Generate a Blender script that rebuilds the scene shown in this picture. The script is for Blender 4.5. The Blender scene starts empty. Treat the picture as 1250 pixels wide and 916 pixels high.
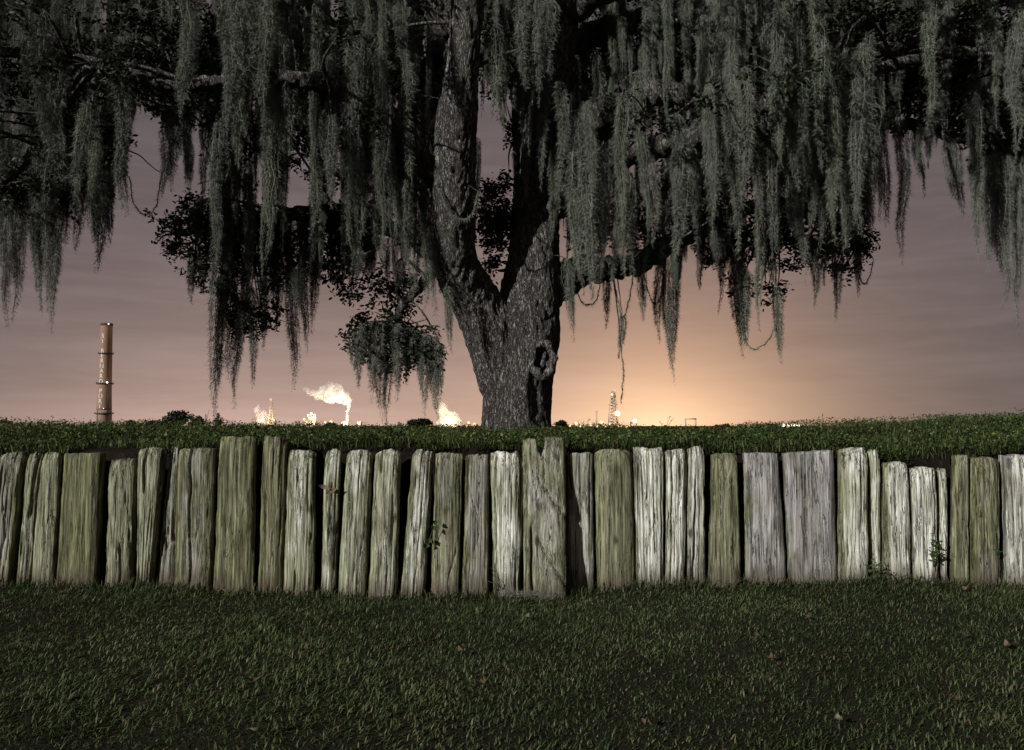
import bpy, math, random
import numpy as np
from mathutils import Vector, Matrix

random.seed(7)
rng = np.random.default_rng(7)
R = math.radians
scene = bpy.context.scene
COL = scene.collection

# ------------------------------------------------------------------ camera
CAM_Z = 1.12
FPX = 972.0                       # focal length in pixels of a 1250 wide frame
TILT = math.atan(62 / FPX)
cam_data = bpy.data.cameras.new("camera")
cam_data.lens = 28.0
cam_data.sensor_width = 36.0
cam_data.clip_start = 0.05
cam_data.clip_end = 20000
cam = bpy.data.objects.new("camera", cam_data)
COL.objects.link(cam)
cam.location = (0, 0, CAM_Z)
cam.rotation_euler = (math.pi / 2 + TILT, 0, 0)
scene.camera = cam

# ------------------------------------------------------------------ light
SUN_AZ = 45      # degrees to the left of the line of sight, behind the camera
SUN_EL = 20
sun_dir = Vector((-math.sin(R(SUN_AZ)) * math.cos(R(SUN_EL)),
                  -math.cos(R(SUN_AZ)) * math.cos(R(SUN_EL)), math.sin(R(SUN_EL))))
sd = bpy.data.lights.new("sun", 'SUN')
sd.energy = 4.6
sd.angle = R(0.6)
sd.color = (1.0, 0.982, 0.945)
sun = bpy.data.objects.new("sun", sd)
COL.objects.link(sun)
sun.rotation_euler = (-sun_dir).to_track_quat('-Z', 'Y').to_euler()

scene.view_settings.view_transform = 'Standard'
scene.view_settings.look = 'None'
scene.view_settings.exposure = 0.0
scene.view_settings.gamma = 1.0
scene.view_settings.use_curve_mapping = False
scene.render.engine = 'CYCLES'
scene.cycles.max_bounces = 5
scene.cycles.diffuse_bounces = 2
scene.cycles.volume_bounces = 2

world = bpy.data.worlds.new("World")
scene.world = world
world.use_nodes = True


class NT:
    """small helper for building node trees"""
    def __init__(self, tree):
        self.t = tree
        tree.nodes.clear()

    def n(self, kind, **props):
        nd = self.t.nodes.new(kind)
        for k, v in props.items():
            setattr(nd, k, v)
        return nd

    def put(self, sock, v):
        if isinstance(v, bpy.types.NodeSocket):
            self.t.links.new(v, sock)
        elif v is not None:
            sock.default_value = v

    def math(self, op, a, b=None, c=None, clamp=False):
        nd = self.n('ShaderNodeMath', operation=op, use_clamp=clamp)
        self.put(nd.inputs[0], a)
        self.put(nd.inputs[1], b)
        self.put(nd.inputs[2], c)
        return nd.outputs[0]

    def vmath(self, op, a, b=None, scale=None):
        nd = self.n('ShaderNodeVectorMath', operation=op)
        self.put(nd.inputs[0], a)
        self.put(nd.inputs[1], b)
        if scale is not None:
            self.put(nd.inputs['Scale'], scale)
        return nd.outputs[0]

    def mix(self, f, a, b, blend='MIX'):
        nd = self.n('ShaderNodeMix', data_type='RGBA', blend_type=blend)
        self.put(nd.inputs[0], f)
        self.put(nd.inputs[6], a)
        self.put(nd.inputs[7], b)
        return nd.outputs[2]

    def noise(self, vec, scale, detail=3, rough=0.55, dist=0.0):
        nd = self.n('ShaderNodeTexNoise')
        self.put(nd.inputs['Vector'], vec)
        nd.inputs['Scale'].default_value = scale
        nd.inputs['Detail'].default_value = detail
        nd.inputs['Roughness'].default_value = rough
        nd.inputs['Distortion'].default_value = dist
        return nd.outputs['Fac']

    def mapping(self, vec, scale=(1, 1, 1), loc=(0, 0, 0)):
        nd = self.n('ShaderNodeMapping')
        self.put(nd.inputs[0], vec)
        self.put(nd.inputs['Location'], loc)
        self.put(nd.inputs['Scale'], scale)
        return nd.outputs[0]

    def ramp(self, fac, stops):
        nd = self.n('ShaderNodeValToRGB')
        self.put(nd.inputs[0], fac)
        el = nd.color_ramp.elements
        while len(el) < len(stops):
            el.new(0.5)
        for e, (p, c) in zip(el, stops):
            e.position = p
            e.color = tuple(c) + (1,) if len(c) == 3 else c
        return nd.outputs[0]

    def step(self, v, a, b):
        nd = self.n('ShaderNodeMapRange', interpolation_type='SMOOTHSTEP')
        self.put(nd.inputs[0], v)
        nd.inputs[1].default_value = a
        nd.inputs[2].default_value = b
        return nd.outputs[0]


def build_world():
    w = NT(world.node_tree)
    tc = w.n('ShaderNodeTexCoord')
    sep = w.n('ShaderNodeSeparateXYZ')
    w.put(sep.inputs[0], tc.outputs['Generated'])
    az = w.math('ARCTAN2', sep.outputs[0], sep.outputs[1])
    el = w.math('MAXIMUM', w.math('ARCSINE', sep.outputs[2]), 0.0)
    # moonlit night air
    sky = w.n('ShaderNodeTexSky', sky_type='NISHITA', sun_disc=False)
    sky.sun_elevation = R(SUN_EL)
    sky.sun_rotation = R(180 + SUN_AZ)
    moon = w.vmath('SCALE', sky.outputs[0], scale=0.0012)
    # thin streaky cloud
    cvec = w.mapping(tc.outputs['Generated'], (2.2, 2.2, 17.0))
    c1 = w.noise(cvec, 1.6, 5, 0.6, 0.6)
    cloud = w.math('MULTIPLY_ADD', c1, 0.9, 0.55)
    c2 = w.noise(w.mapping(tc.outputs['Generated'], (5, 5, 46), (3, 1, 4)), 1.3, 4, 0.6, 0.8)
    cloud = w.math('MULTIPLY', cloud, w.math('MULTIPLY_ADD', c2, 0.36, 0.82))
    base = w.vmath('SCALE', (0.126, 0.102, 0.106), scale=cloud)
    # the refinery's light in the low air
    def glow(az0, kaz, kel, p):
        a = w.math('DIVIDE', w.math('SUBTRACT', az, R(az0)), R(kaz))
        e = w.math('DIVIDE', el, R(kel))
        q = w.math('SQRT', w.math('ADD', w.math('POWER', w.math('ABSOLUTE', a), 2.0), w.math('MULTIPLY', e, e)))
        return w.math('EXPONENT', w.math('MULTIPLY', w.math('POWER', q, p), -1.0))
    g1 = w.vmath('SCALE', (0.74, 0.405, 0.205), scale=glow(10.5, 9.0, 7.6, 1.25))
    a2 = w.math('DIVIDE', w.math('ADD', az, R(16)), R(21))
    g2f = w.math('MULTIPLY', w.math('EXPONENT', w.math('MULTIPLY', w.math('MULTIPLY', a2, a2), -1.0)),
                 w.math('EXPONENT', w.math('DIVIDE', el, -R(5.6))))
    g2 = w.vmath('SCALE', (0.49, 0.315, 0.24), scale=g2f)
    g3 = w.vmath('SCALE', (0.40, 0.27, 0.12), scale=glow(10.5, 8.0, 2.4, 1.2))
    g1 = w.vmath('ADD', g1, g3)
    tot = w.vmath('ADD', w.vmath('ADD', moon, base), w.vmath('ADD', g1, w.vmath('SCALE', g2, scale=w.math('MULTIPLY_ADD', c2, 0.3, 0.85))))
    bg = w.n('ShaderNodeBackground')
    w.put(bg.inputs[0], tot)
    bg.inputs[1].default_value = 1.0
    out = w.n('ShaderNodeOutputWorld')
    w.put(out.inputs[0], bg.outputs[0])


build_world()

# ------------------------------------------------------------------ helpers


def P(px, py, Y):
    """the point seen at a pixel of the 1250 x 916 photograph, at distance Y"""
    u = (px - 625) / FPX
    v = (458 - py) / FPX
    dy = math.cos(TILT) - v * math.sin(TILT)
    dz = math.sin(TILT) + v * math.cos(TILT)
    s = Y / dy
    return Vector((u * s, Y, CAM_Z + dz * s))


def proj(p):
    dy = p[1]
    dz = p[2] - CAM_Z
    f = dy * math.cos(TILT) + dz * math.sin(TILT)
    v = -dy * math.sin(TILT) + dz * math.cos(TILT)
    return 625 + p[0] / f * FPX, 458 - v / f * FPX


def hash3(ix, iy, iz, seed=0):
    h = (ix * 374761393 + iy * 668265263 + iz * 2147483647 + seed * 1274126177) & 0xFFFFFFFF
    h = ((h ^ (h >> 13)) * 1274126177) & 0xFFFFFFFF
    h = ((h ^ (h >> 16)) * 2246822519) & 0xFFFFFFFF
    return ((h ^ (h >> 15)) & 0xFFFFFF) / float(0xFFFFFF)


def vnoise(x, y=0.0, z=0.0, seed=0):
    """value noise, -1..1, numpy arrays"""
    x, y, z = np.broadcast_arrays(np.asarray(x, float), np.asarray(y, float), np.asarray(z, float))
    ix, iy, iz = np.floor(x).astype(np.int64), np.floor(y).astype(np.int64), np.floor(z).astype(np.int64)
    fx, fy, fz = x - ix, y - iy, z - iz
    fx, fy, fz = [f * f * (3 - 2 * f) for f in (fx, fy, fz)]
    r = 0
    for a in (0, 1):
        for b in (0, 1):
            for c in (0, 1):
                wgt = (fx if a else 1 - fx) * (fy if b else 1 - fy) * (fz if c else 1 - fz)
                r = r + wgt * hash3(ix + a, iy + b, iz + c, seed)
    return r * 2 - 1


def mesh_np(name, verts, loops, counts, smooth=False):
    """mesh from flat arrays: verts (n,3), loop vertex indices, loops per face"""
    me = bpy.data.meshes.new(name)
    verts = np.ascontiguousarray(verts, dtype=np.float32)
    loops = np.ascontiguousarray(loops, dtype=np.int32).ravel()
    counts = np.ascontiguousarray(counts, dtype=np.int32)
    me.vertices.add(len(verts))
    me.vertices.foreach_set("co", verts.ravel())
    me.loops.add(len(loops))
    me.loops.foreach_set("vertex_index", loops)
    me.polygons.add(len(counts))
    starts = np.concatenate(([0], np.cumsum(counts)[:-1])).astype(np.int32)
    me.polygons.foreach_set("loop_start", starts)
    me.polygons.foreach_set("loop_total", counts)
    if smooth:
        me.polygons.foreach_set("use_smooth", np.ones(len(counts), dtype=bool))
    me.update(calc_edges=True)
    return me


def grid_faces(nr, nc, off=0, wrap=False):
    """quads of an nr x nc vertex grid"""
    r = np.arange(nr - 1)[:, None]
    c = np.arange(nc if wrap else nc - 1)[None, :]
    c2 = (c + 1) % nc
    q = np.stack([r * nc + c, r * nc + c2, (r + 1) * nc + c2, (r + 1) * nc + c], -1)
    return q.reshape(-1, 4) + off


def obj(name, me, material=None, parent=None, loc=None):
    o = bpy.data.objects.new(name, me)
    COL.objects.link(o)
    if material is not None and me is not None and not me.materials:
        me.materials.append(material)
    if loc is not None:
        o.location = loc
    if parent is not None:
        o.parent = parent
    return o


def tag(o, label=None, cat=None, group=None, kind=None):
    for k, v in (("label", label), ("category", cat), ("group", group), ("kind", kind)):
        if v:
            o[k] = v
    return o


def empty(name, loc=(0, 0, 0)):
    o = bpy.data.objects.new(name, None)
    COL.objects.link(o)
    o.location = loc
    o.empty_display_size = 0.1
    return o


def catmull(pts, n):
    """smooth polyline through rows (x,y,z,r...)"""
    p = np.asarray(pts, float)
    p = np.vstack([2 * p[0] - p[1], p, 2 * p[-1] - p[-2]])
    out = []
    for i in range(1, len(p) - 2):
        t = np.linspace(0, 1, n, endpoint=False)[:, None]
        a, b, c, d = p[i - 1], p[i], p[i + 1], p[i + 2]
        out.append(0.5 * (2 * b + (c - a) * t + (2 * a - 5 * b + 4 * c - d) * t ** 2 + (3 * b - a - 3 * c + d) * t ** 3))
    out.append(p[-2][None])
    return np.vstack(out)


def tube(path, rad, ns=10, caps=True, bump=0.0, seed=0):
    """verts, loops, counts of a tapered tube"""
    path = np.asarray(path, float)
    rad = np.asarray(rad, float)
    tan = np.gradient(path, axis=0)
    tan /= np.linalg.norm(tan, axis=1)[:, None] + 1e-9
    ref = np.array([0.13, 0.98, 0.1])
    a = np.cross(tan, ref)
    a /= np.linalg.norm(a, axis=1)[:, None] + 1e-9
    b = np.cross(tan, a)
    th = np.linspace(0, 2 * np.pi, ns, endpoint=False)
    rr = rad[:, None] * np.ones(ns)
    if bump:
        s = np.arange(len(path))[:, None] * 0.35
        rr = rr * (1 + bump * vnoise(np.cos(th)[None] * 2.2 + 10, np.sin(th)[None] * 2.2 + s * 0.3, s, seed))
    v = path[:, None] + rr[..., None] * (np.cos(th)[None, :, None] * a[:, None] + np.sin(th)[None, :, None] * b[:, None])
    n = len(path)
    q = grid_faces(n, ns, 0, True)
    loops = [q.ravel()]
    counts = [np.full(len(q), 4)]
    if caps:
        loops += [np.arange(ns)[::-1], np.arange(ns) + (n - 1) * ns]
        counts += [[ns], [ns]]
    return v.reshape(-1, 3), np.concatenate(loops), np.concatenate(counts)


class MB:
    """collects shapes for one mesh"""
    def __init__(self):
        self.v, self.l, self.c, self.k = [], [], [], 0

    def add(self, v, l, c):
        self.v.append(np.asarray(v, float))
        self.l.append(np.asarray(l) + self.k)
        self.c.append(np.asarray(c))
        self.k += len(v)
        return self

    def tube(self, path, rad, ns=8, **kw):
        return self.add(*tube(path, rad, ns, **kw))

    def bar(self, a, b, r0, r1=None, ns=6):
        r1 = r0 if r1 is None else r1
        return self.tube([a, b], [r0, r1], ns)

    def box(self, c, s):
        x, y, z = np.array(s) / 2
        v = np.array([[i, j, k] for i in (-x, x) for j in (-y, y) for k in (-z, z)]) + np.array(c)
        f = [0, 1, 3, 2, 4, 6, 7, 5, 0, 4, 5, 1, 2, 3, 7, 6, 0, 2, 6, 4, 1, 5, 7, 3]
        return self.add(v, np.array(f), np.full(6, 4))

    def ball(self, c, r, nu=8, nv=6):
        th = np.linspace(0, np.pi, nv + 1)[:, None]
        ph = np.linspace(0, 2 * np.pi, nu, endpoint=False)[None]
        v = np.stack([np.sin(th) * np.cos(ph), np.sin(th) * np.sin(ph), np.cos(th) * np.ones_like(ph)], -1)
        v = v.reshape(-1, 3) * np.array(r) + np.array(c)
        q = grid_faces(nv + 1, nu, 0, True)[:, ::-1]
        return self.add(v, q.ravel(), np.full(len(q), 4))

    def mesh(self, name, smooth=False):
        return mesh_np(name, np.vstack(self.v), np.concatenate(self.l), np.concatenate(self.c), smooth)


def set_attr(me, name, vals, domain='FACE'):
    at = me.attributes.new(name, 'FLOAT', domain)
    at.data.foreach_set("value", np.ascontiguousarray(vals, dtype=np.float32))


# ------------------------------------------------------------------ materials


def new_mat(name):
    m = bpy.data.materials.new(name)
    m.use_nodes = True
    return m, NT(m.node_tree)


def finish(m, t, color, rough=0.85, bump=None, bump_d=0.01, spec=0.2, normal=None):
    b = t.n('ShaderNodeBsdfPrincipled')
    t.put(b.inputs['Base Color'], color)
    t.put(b.inputs['Roughness'], rough)
    b.inputs['Specular IOR Level'].default_value = spec
    if bump is not None:
        bn = t.n('ShaderNodeBump')
        bn.inputs['Strength'].default_value = 1.0
        bn.inputs['Distance'].default_value = bump_d
        t.put(bn.inputs['Height'], bump)
        t.put(b.inputs['Normal'], bn.outputs[0])
    o = t.n('ShaderNodeOutputMaterial')
    t.put(o.inputs[0], b.outputs[0])
    return m


def plain(name, col, rough=0.7, var=0.25, scale=3.0):
    m, t = new_mat(name)
    tc = t.n('ShaderNodeTexCoord')
    n = t.noise(tc.outputs['Object'], scale, 4, 0.6)
    c = t.mix(n, tuple(x * (1 - var) for x in col) + (1,), tuple(min(1, x * (1 + var)) for x in col) + (1,))
    return finish(m, t, c, rough)


def emit(name, col, strength):
    m, t = new_mat(name)
    e = t.n('ShaderNodeEmission')
    e.inputs[0].default_value = tuple(col) + (1,)
    e.inputs[1].default_value = strength
    o = t.n('ShaderNodeOutputMaterial')
    t.put(o.inputs[0], e.outputs[0])
    m.cycles.emission_sampling = 'NONE'
    return m


def leafy(name, stops, rough=0.6, trans=0.25):
    """blade / leaf material, colour chosen per face by the attribute 'tint'"""
    m, t = new_mat(name)
    at = t.n('ShaderNodeAttribute', attribute_name='tint')
    c = t.ramp(at.outputs['Fac'], stops)
    b = t.n('ShaderNodeBsdfPrincipled')
    t.put(b.inputs['Base Color'], c)
    b.inputs['Roughness'].default_value = rough
    b.inputs['Specular IOR Level'].default_value = 0.25
    tr = t.n('ShaderNodeBsdfTranslucent')
    t.put(tr.inputs[0], c)
    mx = t.n('ShaderNodeMixShader')
    mx.inputs[0].default_value = trans
    t.put(mx.inputs[1], b.outputs[0])
    t.put(mx.inputs[2], tr.outputs[0])
    o = t.n('ShaderNodeOutputMaterial')
    t.put(o.inputs[0], mx.outputs[0])
    return m


def wood_material():
    m, t = new_mat("weathered_wood")
    tc = t.n('ShaderNodeTexCoord')
    oi = t.n('ShaderNodeObjectInfo')
    sc = t.n('ShaderNodeSeparateColor')
    t.put(sc.inputs[0], oi.outputs['Color'])
    green, pale, lilac = sc.outputs[0], sc.outputs[1], sc.outputs[2]
    off = t.vmath('SCALE', (37.0, 11.0, 53.0), scale=oi.outputs['Random'])
    v = t.vmath('ADD', tc.outputs['Object'], off)
    fib = t.noise(t.mapping(v, (75, 75, 2.2)), 1.0, 5, 0.65, 0.5)
    streak = t.noise(t.mapping(v, (22, 22, 1.1)), 1.0, 4, 0.6, 0.8)
    blot = t.noise(t.mapping(v, (7, 7, 3.0)), 1.0, 4, 0.6, 0.4)
    fine = t.noise(t.mapping(v, (120, 120, 30)), 1.0, 3, 0.6)
    ac = t.n('ShaderNodeAttribute', attribute_name='across')
    mid = t.math('SUBTRACT', 1.0, t.math('MULTIPLY', ac.outputs['Fac'], ac.outputs['Fac']))
    crk = t.noise(t.mapping(v, (95, 95, 1.7), (7, 3, 1)), 1.0, 3, 0.55, 0.9)
    grey = t.ramp(fib, [(0.30, (0.036, 0.031, 0.026)), (0.48, (0.115, 0.104, 0.087)), (0.70, (0.26, 0.24, 0.205))])
    broad = t.noise(t.mapping(v, (13, 13, 0.9), (6, 1, 2)), 1.0, 3, 0.55, 0.7)
    lil = t.ramp(broad, [(0.36, (0.05, 0.045, 0.06)), (0.48, (0.20, 0.185, 0.21)), (0.64, (0.40, 0.375, 0.38))])
    lil = t.mix(0.3, lil, grey)
    c = t.mix(lilac, grey, lil)
    # silvered, worn ridges
    wv = t.math('ADD', t.math('MULTIPLY', streak, 0.6), t.math('MULTIPLY', fib, 0.5))
    wv = t.math('ADD', wv, t.math('MULTIPLY', t.math('SUBTRACT', mid, 0.55), 0.16))
    wear = t.math('MULTIPLY', t.step(wv, 0.41, 0.57), pale, clamp=True)
    palec = t.ramp(fib, [(0.28, (0.24, 0.24, 0.175)), (0.46, (0.53, 0.53, 0.44)), (0.66, (0.82, 0.83, 0.79))])
    c = t.mix(wear, c, palec)
    # algae
    gm = t.math('ADD', t.math('MULTIPLY', blot, 1.3), t.math('SUBTRACT', t.math('SUBTRACT', green, t.math('MULTIPLY', mid, 0.42)), 0.70))
    gmask = t.math('MULTIPLY', t.step(gm, -0.12, 0.34), t.math('MULTIPLY_ADD', streak, 0.7, 0.30), clamp=True)
    gcol = t.ramp(fib, [(0.3, (0.032, 0.033, 0.013)), (0.52, (0.122, 0.13, 0.036)), (0.72, (0.30, 0.31, 0.105))])
    c = t.mix(gmask, c, gcol)
    ck = t.math('SUBTRACT', 1.0, t.step(t.math('ABSOLUTE', t.math('SUBTRACT', crk, 0.5)), 0.008, 0.036))
    ck = t.math('MULTIPLY', ck, t.step(t.noise(t.mapping(v, (30, 30, 2.5), (2, 2, 2)), 1.0, 2, 0.5), 0.44, 0.60))
    c = t.mix(t.math('MULTIPLY', ck, 0.85), c, (0.022, 0.018, 0.015, 1))
    big = t.noise(t.mapping(v, (9, 9, 2.2), (4, 6, 8)), 1.0, 4, 0.6, 0.6)
    c = t.mix(t.math('SUBTRACT', 1.0, t.step(big, 0.28, 0.50)), c, t.mix(1.0, c, (0.46, 0.44, 0.37, 1), 'MULTIPLY'))
    # knots
    vk = t.n('ShaderNodeTexVoronoi', feature='F1')
    t.put(vk.inputs['Vector'], t.mapping(v, (8, 8, 4.2), (1, 4, 2)))
    vk.inputs['Scale'].default_value = 1.0
    sk = t.n('ShaderNodeSeparateColor')
    t.put(sk.inputs[0], vk.outputs['Color'])
    kn = t.math('MULTIPLY', t.math('SUBTRACT', 1.0, t.step(t.math('ADD', vk.outputs['Distance'], t.math('MULTIPLY', t.math('SUBTRACT', fib, 0.5), 0.12)), 0.07, 0.20)), t.math('GREATER_THAN', sk.outputs[0], 0.62))
    c = t.mix(t.math('MULTIPLY', kn, 0.8), c, (0.055, 0.042, 0.030, 1))
    # dark weather stains and tiny rot spots
    st = t.step(t.noise(t.mapping(v, (16, 16, 1.6), (5, 2, 9)), 1.0, 5, 0.65, 1.0), 0.56, 0.74)
    c = t.mix(t.math('MULTIPLY', st, 0.62), c, (0.04, 0.034, 0.028, 1))
    sp = t.step(t.noise(t.mapping(v, (50, 50, 26), (1, 8, 3)), 1.0, 2, 0.5), 0.70, 0.76)
    c = t.mix(t.math('MULTIPLY', sp, 0.75), c, (0.02, 0.017, 0.014, 1))
    # earth splashed up at the foot
    sepz = t.n('ShaderNodeSeparateXYZ')
    t.put(sepz.inputs[0], tc.outputs['Object'])
    foot = t.math('SUBTRACT', 1.0, t.step(t.math('ADD', sepz.outputs[2], t.math('MULTIPLY', t.math('SUBTRACT', blot, 0.5), 0.28)), 0.02, 0.17), clamp=True)
    c = t.mix(t.math('MULTIPLY', foot, 0.75), c, (0.085, 0.062, 0.045, 1))
    h = t.math('ADD', t.math('MULTIPLY', fib, 0.7), t.math('ADD', t.math('MULTIPLY', fine, 0.12), t.math('SUBTRACT', t.math('MULTIPLY', streak, 0.5), t.math('MULTIPLY', ck, 0.7))))
    return finish(m, t, c, 0.88, h, 0.016, 0.12)


def bark_material(name="bark", dark=1.0):
    m, t = new_mat(name)
    tc = t.n('ShaderNodeTexCoord')
    v = tc.outputs['Object']
    b1 = t.noise(t.mapping(v, (21, 21, 4.6)), 1.0, 4, 0.62, 1.4)
    b2 = t.noise(t.mapping(v, (44, 44, 10), (3, 3, 3)), 1.0, 2, 0.5, 0.8)
    e1 = t.step(t.math('ABSOLUTE', t.math('SUBTRACT', b1, 0.5)), 0.0, 0.085)
    e2 = t.step(t.math('ABSOLUTE', t.math('SUBTRACT', b2, 0.5)), 0.0, 0.09)
    edge = t.math('MULTIPLY', e1, t.math('MULTIPLY_ADD', e2, 0.6, 0.4))
    n1 = t.noise(t.mapping(v, (36, 36, 11)), 1.0, 4, 0.65)
    n2 = t.noise(v, 3.2, 4, 0.6)
    c = t.mix(edge, (0.028 * dark, 0.024 * dark, 0.023 * dark, 1), t.ramp(n1, [(0.3, (0.118 * dark, 0.107 * dark, 0.094 * dark)), (0.7, (0.30 * dark, 0.28 * dark, 0.255 * dark))]))
    lich = t.math('MULTIPLY', t.step(n2, 0.55, 0.72), t.step(n1, 0.4, 0.6))
    c = t.mix(t.math('MULTIPLY', lich, 0.6), c, (0.17 * dark, 0.18 * dark, 0.13 * dark, 1))
    h = t.math('ADD', t.math('MULTIPLY', edge, 1.0), t.math('MULTIPLY', n1, 0.6))
    return finish(m, t, c, 0.9, h, 0.03, 0.1)


def moss_material():
    m, t = new_mat("spanish_moss")
    oi = t.n('ShaderNodeObjectInfo')
    tc = t.n('ShaderNodeTexCoord')
    n = t.noise(t.vmath('ADD', tc.outputs['Object'], t.vmath('SCALE', (31.0, 17.0, 9.0), scale=oi.outputs['Random'])), 5, 3, 0.6)
    c = t.ramp(n, [(0.3, (0.072, 0.082, 0.064)), (0.55, (0.136, 0.151, 0.114)), (0.8, (0.222, 0.234, 0.19))])
    c = t.mix(t.math('MULTIPLY', oi.outputs['Random'], 0.55), c, (0.15, 0.152, 0.138, 1))
    return finish(m, t, c, 0.95, spec=0.05)


def soil_material():
    m, t = new_mat("soil")
    tc = t.n('ShaderNodeTexCoord')
    n = t.noise(tc.outputs['Object'], 14, 6, 0.65)
    n2 = t.noise(tc.outputs['Object'], 90, 3, 0.6)
    c = t.ramp(n, [(0.3, (0.008, 0.006, 0.005)), (0.6, (0.018, 0.013, 0.010)), (0.8, (0.036, 0.027, 0.020))])
    return finish(m, t, c, 0.95, t.math('ADD', n, t.math('MULTIPLY', n2, 0.3)), 0.05, 0.1)


def turf_material():
    m, t = new_mat("turf")
    tc = t.n('ShaderNodeTexCoord')
    n = t.noise(tc.outputs['Object'], 45, 4, 0.65)
    n2 = t.noise(tc.outputs['Object'], 1.3, 4, 0.6)
    c = t.ramp(n, [(0.3, (0.006, 0.006, 0.004)), (0.6, (0.014, 0.015, 0.008)), (0.8, (0.03, 0.028, 0.016))])
    c = t.mix(t.math('MULTIPLY', n2, 0.5), c, (0.03, 0.024, 0.016, 1))
    return finish(m, t, c, 0.95, n, 0.02, 0.1)


M_WOOD = wood_material()
M_BARK = bark_material()
M_MOSS = moss_material()
M_SOIL = soil_material()
M_TURF = turf_material()
M_GRASS = leafy("grass_blade", [(0.0, (0.016, 0.026, 0.009)), (0.35, (0.040, 0.060, 0.020)), (0.62, (0.072, 0.100, 0.035)),
                                (0.78, (0.115, 0.14, 0.055)), (0.86, (0.12, 0.105, 0.058)), (1.0, (0.18, 0.15, 0.09))])
M_WEED = leafy("bank_growth", [(0.0, (0.012, 0.019, 0.006)), (0.4, (0.036, 0.058, 0.015)), (0.7, (0.080, 0.120, 0.030)),
                               (0.88, (0.15, 0.20, 0.055)), (0.95, (0.16, 0.14, 0.065)), (1.0, (0.2, 0.14, 0.075))])
M_OAKLEAF = leafy("oak_leaf", [(0.0, (0.008, 0.011, 0.005)), (0.6, (0.015, 0.020, 0.008)), (0.95, (0.026, 0.034, 0.012)), (1.0, (0.10, 0.075, 0.03))], 0.55, 0.15)
M_DEAD = leafy("dead_leaf", [(0.0, (0.06, 0.036, 0.022)), (0.4, (0.095, 0.062, 0.036)), (0.7, (0.17, 0.13, 0.085)), (1.0, (0.20, 0.20, 0.13))], 0.7, 0.1)
M_FRESH = leafy("fresh_leaf", [(0.0, (0.025, 0.045, 0.014)), (1.0, (0.055, 0.095, 0.028))], 0.5, 0.2)

# ------------------------------------------------------------------ terrain
FY = 5.5                                             # distance of the timber wall
BASE_PX = ([-300, 0, 200, 300, 450, 600, 700, 780, 900, 1000, 1050, 1110, 1180, 1250, 1600],
           [712, 711, 711, 720, 724, 721, 718, 712, 708, 709, 704, 709, 716, 716, 712])
CREST_PX = ([-500, 0, 300, 600, 800, 950, 1100, 1250, 1500, 2200], [518, 522, 525, 529, 528, 526, 520, 511, 501, 495])
EDGE_PX = ([-300, 0, 60, 100, 170, 220, 300, 420, 600, 800, 1000, 1060, 1110, 1160, 1250, 1700],
           [548, 549, 552, 559, 556, 547, 545, 547, 549, 549, 551, 552, 562, 560, 552, 548])
CY = 9.6


def foot_z(x):
    px = 625 + np.asarray(x) / FY * FPX
    return CAM_Z - (np.interp(px, *BASE_PX) - 520) / FPX * FY


def lawn_z(x, y):
    x, y = np.asarray(x, float), np.asarray(y, float)
    k = np.clip((y - 3.2) / 2.2, 0, 1) * np.exp(-np.clip(y - 5.6, 0, 50))
    near = np.exp(-((x / 30) ** 2 + (y / 30) ** 2))
    return (foot_z(np.clip(x, -4, 4)) * k * k + 0.018 * vnoise(x * 1.3, y * 1.3, 0, 3) + 0.01 * vnoise(x * 4, y * 4, 0, 4)) * near


def bank_z(x, y):
    x, y = np.asarray(x, float), np.asarray(y, float)
    pe = np.interp(625 + x / (FY + .12) * FPX, *EDGE_PX)
    ze = CAM_Z - (pe - 520) / FPX * (FY + .12)
    pc = np.interp(625 + x / CY * FPX, *CREST_PX)
    zc = CAM_Z - (pc - 520) / FPX * CY
    s = np.clip((y - FY - .1) / (CY - FY - .1), 0, 1)
    # rises quickly behind the wall then flattens towards the crest
    k = 0.35 * np.clip(s * 5, 0, 1) * (2 - np.clip(s * 5, 0, 1)) + 0.65 * s * s * (3 - 2 * s)
    z = ze + (zc - ze) * k
    b = np.clip((y - CY - .8) / 9, 0, 1)
    z = z * (1 - b * b * (3 - 2 * b)) - 0.4 * b
    return z + 0.026 * vnoise(x * 1.7, y * 1.7, 0, 8) + 0.012 * vnoise(x * 5, y * 5, 0, 9)


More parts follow.
